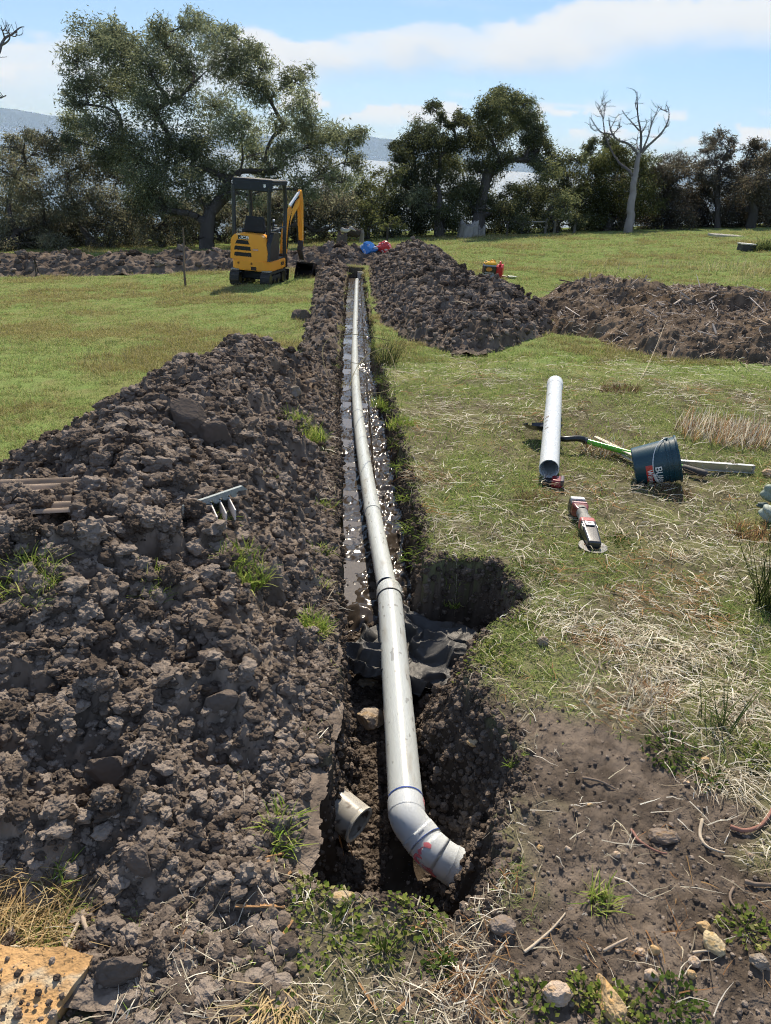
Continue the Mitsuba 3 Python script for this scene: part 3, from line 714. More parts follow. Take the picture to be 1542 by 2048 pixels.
def frame(x, y, z, yaw=0, pitch=0, roll=0):
    return mv(x, y, z) @ rot([0, 0, 1], yaw) @ rot([0, 1, 0], pitch) @ rot([1, 0, 0], roll)


# shovel: blade left of the pipe, handle running right under the bucket
k_ = thing('shovel', 'garden shovel with green shaft and black grip lying under the bucket and pipe', 'shovel')
sb = at(1072, 862, .05); sh = at(1128, 878, .085); sg = at(1172, 882, .07); se = at(1365, 935, .035); sgr = at(1416, 949, .03)
ux = (sh - sb) / np.linalg.norm(sh - sb); uy = np.cross([0, 0, 1], ux); uy /= np.linalg.norm(uy); uz = np.cross(ux, uy)
g_ = np.linspace(-1, 1, 17); l_ = np.linspace(0, 1, 19); V = []
for l in l_:
    hw = .10 * (1 - .85 * max(0, (.28 - l) / .28) ** 2) * (1 if l < .9 else 1 - (l - .9) * 2.5)
    for gg in g_: V.append(sb + ux * (-.08 + .28 * l) + uy * hw * gg + uz * (.045 * gg * gg + .02 * l))
scene[k_ + '__blade'] = shape((np.array(V), grid_faces(19, 17)), 'metal', (.07, .075, .085), True)
scene[k_ + '__socket'] = shape(tube(spline([sh - ux * .05 + [0, 0, .0], sh, (sh + sg) / 2 + [0, 0, .01], sg], 14), np.linspace(.017, .021, 14), 16), 'metal', (.05, .055, .06), 40)
scene[k_ + '__collar'] = shape(tube([sg - (sg - sh) * .1, sg + (sg - sh) * .05], .0235, 16), 'metal', (.09, .1, .11), 30)
scene[k_ + '__shaft'] = shape(tube([sg, se], .0175, 18), 'gloss', (.10, .38, .03), 40)
scene[k_ + '__grip'] = shape(tube(spline([se, se * .5 + sgr * .5, sgr], 14), np.r_[.019, np.full(11, .022), .02, .012], 18), 'rubber', (.055, .055, .06), 40)
# spirit level
k_ = thing('spirit_level', 'aluminium spirit level with green vial sticking out right of the bucket', 'spirit level')
c_ = at(1400, 931, .035); M = frame(*c_, yaw=-1.5, pitch=-1)
for nm, m_, mt, cc in (('web', box(0, 0, 0, .62, .012, .045), 'metal', (.42, .43, .42)), ('top_flange', box(0, 0, .0235, .62, .026, .004, .001), 'metal', (.68, .69, .68)), ('bottom_flange', box(0, 0, -.0235, .62, .026, .004, .001), 'metal', (.6, .6, .6)),
                       ('vial_block', box(-.205, -.009, .0, .085, .018, .042, .003), 'rubber', (.03, .03, .03)), ('vial', xf(tube([[-.23, -.02, .004], [-.185, -.02, .004]], .0085, 14), np.eye(4)), 'gloss', (.45, .75, .12)),
                       ('end_cap', box(.312, 0, 0, .012, .028, .052, .002), 'rubber', (.25, .25, .24)), ('hang_hole', box(.20, -.0, .0262, .035, .012, .0012), 'rubber', (.06, .06, .06))):
    scene[f'{k_}__{nm}'] = shape(xf(m_, M), mt, cc, 30)
# pale strips behind the bucket
a_, b_ = at(1190, 873, .05), at(1262, 908, .06); dd = (b_ - a_) / np.linalg.norm(b_ - a_)
for (q0, q1), lb in (((a_, b_), 'longer pale flat strip leaning behind the bucket over the green shaft'), ((at(1236, 905, .03), at(1275, 925, .03)), 'short pale flat strip end showing under the green shaft by the bucket')):
    d0 = (q1 - q0) / np.linalg.norm(q1 - q0); sd0 = np.cross(d0, [0, 0, 1]); nn = np.cross(sd0, d0); w0 = .016
    V = [q + sd0 * w0 * s1 * wf + nn * .003 * s2 for q, wf in ((q0, .55), (q0 + d0 * .02, 1), (q1 + d0 * .05, 1.15)) for s1, s2 in ((-1, -1), (1, -1), (1, 1), (-1, 1))]
    Fq = [[i * 4 + j, i * 4 + (j + 1) % 4, i * 4 + 4 + (j + 1) % 4, i * 4 + 4 + j] for i in range(2) for j in range(4)] + [[3, 2, 1, 0], [8, 9, 10, 11]]
    single('wooden_strip', (np.array(V), np.array(Fq)), 'bark', (.62, .58, .50), lb, 'strip')

# bucket on its side, rim to the right
k_ = thing('bucket', 'dark teal plastic bucket with white lettering lying on its side in the straw', 'bucket')
H_, R0, R1 = .245, .106, .126
cB = at(1310, 966, .0); MB_ = mv(cB[0] - .005, cB[1] + .045, cB[2] + .108) @ rot([0, 0, 1], -10) @ rot([0, 1, 0], 90 - 20) @ mv(0, 0, -H_ / 2)
def rb(z): return R0 + (R1 - R0) * z / H_
TE = (.012, .052, .075)
scene[k_ + '__body'] = shape(xf(lathe([(0, .004), (R0 - .006, .004), (R0 - .002, 0), (R0, .006), (rb(H_), H_), (R1 - .004, H_), (R0 - .004, .012), (0, .012)], 64), MB_), 'plastic', TE, 40)
for z0, dz, ro in ((.178, .012, .007), (.204, .006, .005), (.234, .011, .008)):
    add(k_, 'rim', xf(lathe([(rb(z0) - .001, z0), (rb(z0) + ro, z0 + .001), (rb(z0 + dz) + ro, z0 + dz - .001), (rb(z0 + dz) - .001, z0 + dz)], 64), MB_), 'plastic', TE, 40)
hb = [np.array([math.sin(a) * (rb(.190) + .010), -math.cos(a) * (rb(.190) + .010), .190]) for a in np.radians(np.linspace(-92, 88, 26))]
hb = [np.array([p0[0] * (1 if True else 1), p0[1], .190 - .095 * math.sin(math.pi * i / 25) ** .8]) for i, p0 in enumerate(hb)]
scene[k_ + '__handle'] = shape(xf(tube(hb, .0024, 8), MB_), 'metal', (.7, .72, .72), 40)
scene[k_ + '__handle__grip'] = shape(xf(tube(hb[14:18], .008, 12), MB_), 'plastic', (.5, .52, .52), 40)
for a in (-92, 88):
    q_ = np.array([math.sin(math.radians(a)), -math.cos(math.radians(a)), 0]); add(k_, 'handle_lug', xf(tube([q_ * rb(.190) + [0, 0, .190], q_ * (rb(.190) + .012) + [0, 0, .190]], .012, 14), MB_), 'plastic', TE, 40)


def wrap(m, z0, ang0, lift):
    v_, f_ = vf(trimesh.Trimesh(*vf(m)).subdivide_to_size(.012)); R_ = rb(z0)
    a = ang0 + v_[:, 0] / R_; rr_ = rb(z0 + v_[:, 1]) + lift + v_[:, 2]
    return np.stack([np.sin(a) * rr_, -np.cos(a) * rr_, z0 + v_[:, 1]], 1), f_


add(k_, 'lettering', xf(wrap(meshkit.text_mesh('BUNNINGS', .034, .0006, True), .108, math.radians(-9), .0009), MB_), 'plastic', (.75, .76, .76), label='white capital lettering on the bucket')
add(k_, 'red_panel', xf(wrap(xf(box(.10, .012, 0, .22, .036, .0004), np.eye(4)), .064, math.radians(-10), .0006), MB_), 'plastic', (.50, .05, .045))
add(k_, 'lettering', xf(wrap(meshkit.text_mesh('Warehouse', .026, .0006, True), .066, math.radians(-3), .0012), MB_), 'plastic', (.72, .72, .72), label='smaller white lettering on the red panel')

# red tool battery at the pipe mouth
k_ = thing('tool_battery', 'red and black power tool battery in front of the loose pipe mouth', 'battery')
c_ = at(1114, 964, .03); M = frame(*c_, yaw=-12)
scene[k_ + '__case'] = shape(xf(box(0, 0, 0, .062, .085, .048, .012), M), 'plastic', (.20, .022, .028), 40)
scene[k_ + '__cover'] = shape(xf(box(.026, .0, .012, .022, .088, .035, .008), M), 'plastic', (.10, .075, .08), 40)
scene[k_ + '__terminal'] = shape(xf(box(-.052, .0, -.006, .045, .06, .028, .006), M), 'rubber', (.02, .02, .022), 40)
scene[k_ + '__badge'] = shape(xf(box(.008, -.0432, .002, .022, .002, .022, .0006), M), 'plastic', (.32, .07, .10), 40)

# cordless grinder: battery end away, head towards us
k_ = thing('angle_grinder', 'red, grey and black cordless angle grinder lying on the straw', 'angle grinder')
gA, gB = at(1156, 1012, .055), at(1186, 1078, .045); M = np.eye(4); ex = (gB - gA) / np.linalg.norm(gB - gA); ey = np.cross([0, 0, 1], ex); ey /= np.linalg.norm(ey); ez = np.cross(ex, ey)
M[:3, 0], M[:3, 1], M[:3, 2], M[:3, 3] = ex, ey, ez, gA
Lg = np.linalg.norm(gB - gA)


def hull_boxes(*bs): return manifold3d.Manifold.batch_hull([p_ for b_ in bs for p_ in [manifold3d.Manifold.hull_points(vf(b_)[0])]])


GR = (.20, .205, .20); RD = (.13, .022, .024)
scene[k_ + '__battery'] = shape(xf(box(-.01, 0, -.01, .075, .082, .07, .010), M), 'plastic', (.03, .03, .033), 40)
scene[k_ + '__battery__latch'] = shape(xf(box(-.028, 0, .028, .032, .070, .012, .004), M), 'plastic', (.55, .56, .56), 40)
scene[k_ + '__rear_housing'] = shape(xf(hull_boxes(box(.04, 0, .0, .05, .080, .066, .012), box(.085, 0, .004, .02, .060, .052, .012)), M), 'plastic', RD, 40)
scene[k_ + '__rear_housing__stripe'] = shape(xf(box(.030, 0, .034, .012, .068, .004, .001), M), 'plastic', (.55, .33, .34), 40)
scene[k_ + '__handle'] = shape(xf(hull_boxes(box(.075, 0, .008, .02, .056, .052, .020), box(.145, 0, .006, .02, .046, .046, .020)), M), 'rubber', GR, 40)
scene[k_ + '__handle_neck'] = shape(xf(hull_boxes(box(.145, 0, .006, .02, .046, .046, .020), box(.195, 0, .004, .02, .066, .056, .020)), M), 'rubber', GR, 40)
scene[k_ + '__handle__ring'] = shape(xf(tube([[.088, 0, .008], [.092, 0, .008]], .0295, 24), M), 'rubber', (.03, .03, .03), 40)
scene[k_ + '__front_housing'] = shape(xf(hull_boxes(box(.205, 0, .004, .022, .074, .060, .012), box(.225, 0, .004, .010, .072, .058, .010)), M), 'plastic', (.36, .10, .095), 40)
scene[k_ + '__gear_case'] = shape(xf(hull_boxes(box(.24, 0, .002, .03, .072, .058, .010), box(Lg + .03, 0, -.008, .03, .062, .036, .010)), M), 'metal', (.09, .093, .10), 40)
scene[k_ + '__gear_case__cover'] = shape(xf(box(.262, 0, .031, .040, .042, .006, .002), M), 'metal', (.62, .64, .65), 40)
scene[k_ + '__gear_case__cover__badge'] = shape(xf(tube([[.262, 0, .033], [.262, 0, .0352]], .010, 16), M), 'plastic', (.2, .2, .21), 40)
for s_ in (-1, 1): add(k_ + '__gear_case', 'vent', xf(box(.27, s_ * .034, .014, .035, .004, .022, .0015), M), 'metal', (.6, .62, .62), 40)
scene[k_ + '__guard'] = shape(xf(xf(lathe([(.02, -.026), (.066, -.026), (.066, -.046), (.063, -.046), (.063, -.029), (.02, -.029)], 40), mv(Lg + .02, 0, 0)), M), 'metal', (.16, .165, .17), 40)
scene[k_ + '__disc'] = shape(xf(xf(lathe([(0, -.0425), (.060, -.0425), (.060, -.045), (0, -.045)], 40), mv(Lg + .02, 0, 0)), M), 'rubber', (.03, .03, .03), 40)
# folded green cloth at the right edge
cl_ = [at(1538, 990, .05), at(1536, 1022, .04)]
k_ = thing('work_glove', 'pale green folded work glove at the right edge of the picture', 'glove')
for q, (cc_, yw, sx, sy, sz) in enumerate(((at(1545, 985, .07), 20, .14, .06, .11), (at(1540, 1026, .05), -30, .10, .08, .09), (at(1525, 1010, .03), 10, .07, .03, .03))):
    m_ = rock(np.random.default_rng(q + 3), 3, .10, .8); m_ = (m_[0] * [sx / 2, sy / 2, sz / 2] * (1 + .10 * np.sin(m_[0][:, :1] * 4 + m_[0][:, 2:] * 6)), m_[1])
    scene[f'{k_}__{("palm", "cuff", "finger")[q]}'] = shape(xf(m_, frame(*cc_, yaw=yw)), 'fabric', ((.20, .25, .21), (.26, .31, .27), (.04, .07, .07))[q], True)

# grate half buried in the left heap
k_ = thing('drain_grate', 'grey notched plastic drain grate with pale slats half buried in the soil heap', 'drain grate')
zc = .18; gl = at_top(368, 1018, .075); gr_ = at_top(478, 980, .085); dx_ = gr_ - gl; Lr = np.linalg.norm(dx_); dx_ /= Lr; nx_ = np.cross(dx_, [0, 0, 1.]); nx_ /= np.linalg.norm(nx_); up_ = np.cross(nx_, dx_)
M = np.eye(4); M[:3, 0], M[:3, 1], M[:3, 2], M[:3, 3] = dx_, -nx_, up_, gl
teeth = [(0, -.03)]; n_ = 6
for i in range(n_): a0 = i / n_ * Lr; w0 = Lr / n_; teeth += [(a0 + .012, -.03 if i == 0 else -.022), (a0 + .028, -.026), (a0 + w0 * .8, -.020), (a0 + w0 * .86, -.006), (a0 + w0, -.004)]
poly = teeth + [(Lr + .05, -.012), (Lr + .02, .012), (0, .012)]
scene[k_ + '__edge_strip'] = shape(xf(prism(poly, .012), M), 'plastic', (.27, .31, .31), 30)
for i in range(6): add(k_ + '__edge_strip', 'bolt_hole', xf(tube([[Lr * (i + .55) / 6, -.0135, -.004], [Lr * (i + .55) / 6, -.0122, -.004]], .004, 10), M), 'rubber', (.05, .06, .06))
for i in (2, 3, 4):
    b_ = Lr * (i + .85) / 6; V = xf(box(0, -.055, -.005, .006, .14, .045, .0015), M @ mv(b_, -.0, -.035) @ rot([0, 0, 1], -32)); add(k_, 'slat', V, 'plastic', (.52, .50, .50), 30)
scene[k_ + '__side_plate'] = shape(xf(box(-.01, .10, -.03, .14, .12, .012, .002), M), 'plastic', (.05, .065, .07), 30)
scene[k_ + '__back_wall'] = shape(xf(box(Lr * .45, .02, -.05, Lr * .8, .012, .06, .002), M), 'plastic', (.04, .05, .055), 30)
# corrugated sheet at the left edge
k_ = thing('corrugated_sheet', 'weathered brown corrugated sheet poking out of the soil at the left edge', 'sheet')
c0 = at_top(-30, 1010, .0); u_ = np.linspace(0, .62, 90); w_ = np.linspace(0, .34, 60); U, W = np.meshgrid(w_, u_)
V = np.stack([W, U, .011 * np.sin(U * 2 * np.pi / .058) + .002 * fbm(np.stack([U * 30, W * 30, 0 * U], -1), 2)], -1).reshape(-1, 3)
scene[k_] = shape(xf((V, grid_faces(90, 60)), frame(c0[0] - .27, c0[1] - .22, c0[2] + .012, yaw=20, pitch=1)), 'bark', np.array([.33, .27, .22]) * (.3 + 1.1 * fbm(V * [6, 25, 1], 4, 3)[:, None]), True)
# stake in the paddock
b_ = at(370, 575); t_ = pt(366, 455, (b_ - CAM) @ FW)
k_ = thing('wooden_stake', 'lone thin brown stake standing in the grass left of the excavator', 'stake')
scene[k_] = shape(tube(spline([b_ + [.03, 0, -.1], b_ + [0, 0, .25], t_ * .5 + b_ * .5, t_], 10), np.linspace(.026, .019, 10), 8), 'bark', (.16, .13, .10), True)

# drum, fuel can and tool on the far grass
k_ = thing('plastic_drum', 'black labelled drum with yellow top standing beside the red can', 'drum')
b_ = at(976, 558); M = frame(*b_, yaw=8)
scene[k_ + '__body'] = shape(xf(box(0, 0, .16, .26, .22, .31, .03), M), 'gloss', (.30, .34, .40), 40)
scene[k_ + '__label'] = shape(xf(box(0, -.002, .195, .264, .226, .175, .02), M), 'gloss', (.018, .018, .022), 40)
scene[k_ + '__label__emblem'] = shape(xf(xf(lathe([(0, 0), (.06, 0), (.06, .002), (0, .002)], 24), mv(-.03, -.117, .215) @ rot([1, 0, 0], 90) @ np.diag([1.15, .7, 1, 1])), M), 'gloss', (.55, .22, .05))
scene[k_ + '__label__stripe'] = shape(xf(box(-.02, -.1165, .14, .2, .002, .018), M), 'gloss', (.4, .42, .45))
scene[k_ + '__top'] = shape(xf(hull_boxes(box(0, 0, .32, .25, .21, .04, .015), box(.02, 0, .345, .20, .16, .03, .012)), M), 'gloss', (.72, .40, .02), 40)
scene[k_ + '__handle'] = shape(xf(tube(spline([[.0, 0, .35], [.03, 0, .39], [.09, 0, .392], [.115, 0, .35]], 12), .012, 10), M), 'gloss', (.72, .40, .02), 40)
scene[k_ + '__cap'] = shape(xf(tube([[-.085, 0, .34], [-.085, 0, .385]], .028, 20), M), 'gloss', (.75, .62, .30), 40)
k_ = thing('fuel_can', 'red plastic fuel can standing on the far grass right of the drum', 'fuel can')
b_ = at(997, 557); M = frame(*b_, yaw=-14)
scene[k_ + '__body'] = shape(xf(hull_boxes(box(0, 0, .13, .16, .26, .25, .02), box(.01, .02, .27, .13, .18, .05, .02)), M), 'gloss', (.50, .012, .03), 40)
scene[k_ + '__handle'] = shape(xf(tube(spline([[0, -.08, .285], [0, -.05, .335], [0, .06, .335], [0, .10, .285]], 12), .016, 10), M), 'gloss', (.50, .012, .03), 40)
scene[k_ + '__spout'] = shape(xf(tube([[.01, -.10, .26], [.03, -.13, .315]], .022, 16), M), 'gloss', (.45, .02, .03), 40)
k_ = thing('hand_tool', 'grey metal tool lying flat on the grass right of the red can', 'tool')
a_, b_ = at(1003, 553, .03), at(1034, 555, .03)
scene[k_ + '__shaft'] = shape(tube([a_, (a_ + b_) / 2], .018, 10), 'metal', (.55, .57, .56), 40)
scene[k_ + '__head'] = shape(xf(box(0, 0, 0, .20, .07, .05, .01), frame(*(a_ * .3 + b_ * .7), yaw=4)), 'metal', (.30, .33, .32), 40)
# bags at the far end of the trench
for (px_, py_, s_, cc, lb) in (((735), 523, .30, (.02, .16, .50), 'crumpled bright blue plastic bag at the far end of the right heap'), (768, 514, .26, (.50, .04, .05), 'crumpled red plastic bag on the tip of the right heap')):
    b_ = pt(px_, py_, 21.6); b_[2] = max(b_[2], float(top_of(b_[:1], b_[1:2])[0]) + .05); m_ = rock(np.random.default_rng(px_), 3, .5, 1.6, .3); q_ = fbm(m_[0] * 3.2, 3, 9)[:, None]
    single('plastic_bag', (m_[0] * [s_ * .8, s_ * .6, s_ * .6] + b_, m_[1]), 'gloss', np.where(q_ > .62, [.6, .62, .66], cc), lb, 'bag', False)

# ------------------------------------------------------------------ grass, straw, weeds, sticks, stones
def strips(p0, az, pitch, length, width, bend, c, segs=2, r=rng, ground=None, lift=0.004):
    """n narrow bent blades as one mesh: p0 (n,3), az/pitch in radians; ground: a height function that lying blades follow"""
    n = len(p0); t = np.linspace(0, 1, segs + 1); V = np.zeros((n, segs + 1, 2, 3)); q = p0.copy(); a = az.copy(); pi_ = pitch.copy()
    sd = np.stack([-np.sin(az), np.cos(az), 0 * az], 1)
    tw = r.normal(0, .3, n)
    for k in range(segs + 1):
        d = np.stack([np.cos(pi_) * np.cos(a), np.cos(pi_) * np.sin(a), np.sin(pi_)], 1)
        if k: q = q + d * (length / segs)[:, None]; pi_ = pi_ - bend / segs; a = a + tw / segs
        w_ = (width * (1 - t[k] ** 2 * .85))[:, None]; z = q.copy()
        if ground is not None: z[:, 2] = ground(q[:, 0], q[:, 1]) + lift * (1 + k % 2) + p0[:, 2]
        V[:, k, 0] = z - sd * w_ / 2; V[:, k, 1] = z + sd * w_ / 2 + np.array([0, 0, .35]) * w_ * (ground is not None)
    f = []
    for k in range(segs): b = k * 2; f += [[b, b + 1, b + 3], [b, b + 3, b + 2]]
    f = (np.array(f)[None] + (np.arange(n) * (segs + 1) * 2)[:, None, None]).reshape(-1, 3)
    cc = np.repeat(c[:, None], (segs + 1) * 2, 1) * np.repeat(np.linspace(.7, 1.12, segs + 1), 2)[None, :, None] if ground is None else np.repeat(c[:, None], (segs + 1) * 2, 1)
    return V.reshape(-1, 3), f, np.clip(cc.reshape(-1, 3), 0, 1)


def pick(cols, n, r, var=.25):
    cols = np.asarray(cols, float); return np.clip(cols[r.integers(len(cols), size=n)] * (1 + var * (r.random((n, 1)) * 2 - 1)), 0, 1)


LIVE = [(.28, .39, .10), (.38, .44, .14), (.22, .34, .07), (.46, .47, .20)]
DRYC = [(.62, .57, .44), (.76, .72, .60), (.42, .37, .28), (.84, .80, .70), (.26, .21, .16)]
RUST = [(.36, .20, .10), (.42, .27, .13), (.30, .17, .09)]


def fields(x, y):
    """(how much straw, how much live grass) grows or lies at a point, each from 0 to 1"""
    p = np.stack([x, y, 0 * x], -1); a = fbm(p * 1.25 + 3, 4, 201); b = fbm(p * 4.2, 3, 202)
    hole = inside(x, y) > -.015
    heapy = np.zeros(x.shape)
    for fn, (x0, x1, y0, y1) in HEAPS:
        m = (x > x0) & (x < x1) & (y > y0) & (y < y1)
        if m.any(): heapy[m] = np.maximum(heapy[m], fn(x[m], y[m]) > .012)
    d = dirt_zone(x, y)
    right = x > np.interp(y, XRy, XRx)
    straw_side = right & (y < 7.9 + (b - .5))
    front = (y < 1.75) & (x > -.24)
    left_lip = (~right) & (y < 7) & (x > np.interp(y, XLy, XLx) - .35)
    st = np.where(straw_side, np.clip(.18 + 2.6 * (b * .5 + (1 - a) * .5 - .36), .12, 1), .035) * (1 - .95 * d)
    st = np.where(front & (x < .35), .55 * mikit_step(.40, .58, b * .6 + a * .4) + .16, st); st = np.where(left_lip, .13, st)
    gr = np.where(straw_side, mikit_step(.40, .58, a * .55 + (1 - b) * .45) * .75 + .25, .9) * (1 - .96 * d)
    gr = np.where(front, .30 * mikit_step(.52, .66, a) * (1 - d), gr); gr = np.where(left_lip, .10, gr)
    ok = ~(hole | (heapy > 0))
    return st * ok, gr * ok


def scatter(n, y0, y1, x0, x1, r, near=1.0):
    y = np.exp(r.uniform(math.log(y0), math.log(y1), n)); w = .56 * (y + .55)
    x = r.uniform(-1, 1, n) * w; ok = (x > x0) & (x < x1); return x[ok], y[ok]


r = np.random.default_rng(77)
# dry straw, blade by blade, where it is near
x, y = scatter(150000, .9, 8.4, -.75, 6, r); st, gr = fields(x, y); st = st * (.45 + .9 * mikit_step(.42, .60, fbm(np.stack([x * 7, y * 7, 0 * x], -1), 2, 204))); ok = r.random(len(x)) < st * .64; x, y = x[ok], y[ok]
n = len(x); tone = fbm(np.stack([x * 2.1, y * 2.1, 0 * x], -1), 3, 205)[:, None]
c = pick(DRYC, n, r) * (.75 + .55 * tone); rusty = (fbm(np.stack([x * 2.6, y * 2.6, 0 * x], -1), 3, 206) > .60) & (r.random(n) < .4); c[rusty] = pick(RUST, int(rusty.sum()), r)
flow = (fbm(np.stack([x * .9, y * .9, 0 * x], -1), 2, 207) - .5) * 9 + .2
up = r.random(n) ** 2 * .035 * np.clip(y / 3, .5, 1.6)
v_, f_, c_ = strips(np.stack([x, y, up], 1), flow + r.normal(0, 1.25, n), 0 * x, (.022 + .13 * r.random(n) ** 2.2) * np.clip(.55 + y * .12, .6, 1.25), r.uniform(.0014, .0034, n) * np.clip(.7 + y * .16, .8, 1.8), 0 * x, c, 3, r, top_of)
k = name('dry_straw'); scene[k] = shape((v_, f_), 'blade', c_); labels[k] = {'label': 'dry cut straw and stalks matted over the ground right of the trench', 'category': 'straw', 'kind': 'stuff'}
# live grass near the camera
x, y = scatter(170000, .95, 8.6, -.8, 6.5, r); st, gr = fields(x, y); ok = r.random(len(x)) < gr * .55; x, y = x[ok], y[ok]; n = len(x); z = top_of(x, y)
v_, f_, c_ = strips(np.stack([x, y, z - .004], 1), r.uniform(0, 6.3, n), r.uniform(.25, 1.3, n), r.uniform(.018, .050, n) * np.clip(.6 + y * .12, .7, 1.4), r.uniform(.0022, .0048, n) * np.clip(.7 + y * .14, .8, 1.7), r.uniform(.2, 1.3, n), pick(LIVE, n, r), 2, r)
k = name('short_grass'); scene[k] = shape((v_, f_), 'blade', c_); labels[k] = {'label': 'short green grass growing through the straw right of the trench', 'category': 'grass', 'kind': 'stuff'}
# the paddock: small tufts laid over it
PADC = [(.31, .385, .135), (.38, .43, .175), (.25, .345, .11), (.47, .465, .24)]
for q in range(6):
    n = 34; a = r.uniform(0, 6.3, n); d = .085 * np.sqrt(r.random(n)); base = PADC if q < 4 else [(.34, .30, .14), (.28, .27, .09), (.40, .36, .20)]
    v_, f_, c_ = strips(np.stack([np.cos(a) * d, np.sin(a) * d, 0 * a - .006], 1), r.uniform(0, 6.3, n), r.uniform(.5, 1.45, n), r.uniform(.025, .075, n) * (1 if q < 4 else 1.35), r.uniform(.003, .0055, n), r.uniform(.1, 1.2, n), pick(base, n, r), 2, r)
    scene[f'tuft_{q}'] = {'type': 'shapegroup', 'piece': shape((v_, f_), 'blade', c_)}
y = np.exp(r.uniform(math.log(3.3), math.log(36), 46000)); x = r.uniform(-1, 1, len(y)) * .60 * (y + .6)
st, gr = fields(x, y); patch = fbm(np.stack([x * .8, y * .8, 0 * x], -1), 4, 210); ok = (gr > .5) & (r.random(len(x)) < .35 + 1.2 * (patch - .3)) & ((x < -.3) | (y > 7.8)); x, y, patch = x[ok], y[ok], patch[ok]; z = surf(x, y)
for i in range(len(x)):
    tall = 1.0 + 2.2 * (r.random() < .04) * (y[i] < 12); s_ = np.clip(.35 + y[i] * .085, .65, 2.7) * r.uniform(.7, 1.2); q = r.integers(4) if patch[i] < .56 and r.random() < .86 else 4 + r.integers(2)
    inst(f'paddock_grass__{i:05d}', f'tuft_{q}', x[i], y[i], z[i], s_, (1, 1, (.75 if y[i] < 9 else .55) * min(tall, 1.9)), r.uniform(0, 360))
labels['paddock_grass'] = {'kind': 'stuff', 'label': 'short yellow-green grass of the open paddock', 'category': 'grass'}
# green patches in the straw
y = np.exp(r.uniform(math.log(1.1), math.log(8.4), 26000)); x = r.uniform(-.3, 1, len(y)) * .58 * (y + .55); st, gr = fields(x, y); pch = fbm(np.stack([x * 1.9, y * 1.9, 0 * x], -1), 4, 212)
ok = (r.random(len(x)) < gr * np.clip((pch - .38) * 5, .05, 1)) & (x > np.interp(y, XRy, XRx)); x, y = x[ok][:9000], y[ok][:9000]; z = surf(x, y)
for i in range(len(x)): inst(f'short_grass_patches__{i:05d}', f'tuft_{r.integers(4)}', x[i], y[i], z[i], float(np.clip(.22 + .07 * y[i], .28, .7) * r.uniform(.7, 1.2)), (1, 1, .75), r.uniform(0, 360))
labels['short_grass_patches'] = {'kind': 'stuff', 'label': 'patches of fresh green grass among the dry straw', 'category': 'grass'}
# long pale grass beyond the mulch, at right
x = r.uniform(3.6, 12, 4200); y = r.uniform(13.4, 20, 4200); ok = fbm(np.stack([x * .9, y * .9, 0 * x], -1), 3, 215) > .5; x, y = x[ok], y[ok]; n = len(x); z = surf(x, y)
v_, f_, c_ = strips(np.stack([x, y, z], 1), r.uniform(0, 6.3, n), r.uniform(.7, 1.45, n), r.uniform(.10, .30, n), r.uniform(.006, .011, n), r.uniform(.2, 1.1, n), pick([(.50, .46, .30), (.42, .40, .22), (.36, .36, .14)], n, r), 3, r)
k = name('long_grass'); scene[k] = shape((v_, f_), 'blade', c_); labels[k] = {'label': 'long pale seeding grass behind the mulch heap', 'category': 'grass', 'kind': 'stuff'}


def tuft(base, px, py, label, cat_, n, h, spread, cols, width=.004, off=0.0, lean=(.5, 1.45), bend=(.2, 1.2), seed=0, segs=3, group=None, ang=None):
    r_ = np.random.default_rng(900 + seed + int(px)); b_ = at_top(px, py)
    a = r_.uniform(0, 6.3, n); d = spread * np.sqrt(r_.random(n)); X_, Y_ = b_[0] + np.cos(a) * d, b_[1] + np.sin(a) * d
    z = np.maximum(top_of(X_, Y_), b_[2] - .02) - .006; az_ = r_.uniform(0, 6.3, n) if ang is None else r_.normal(ang, .55, n)
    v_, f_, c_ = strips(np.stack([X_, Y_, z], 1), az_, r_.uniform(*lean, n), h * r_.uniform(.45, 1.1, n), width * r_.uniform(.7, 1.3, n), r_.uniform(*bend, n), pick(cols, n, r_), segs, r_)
    k_ = thing(base, label, cat_, group); scene[k_] = shape((v_, f_), 'blade', c_); return k_


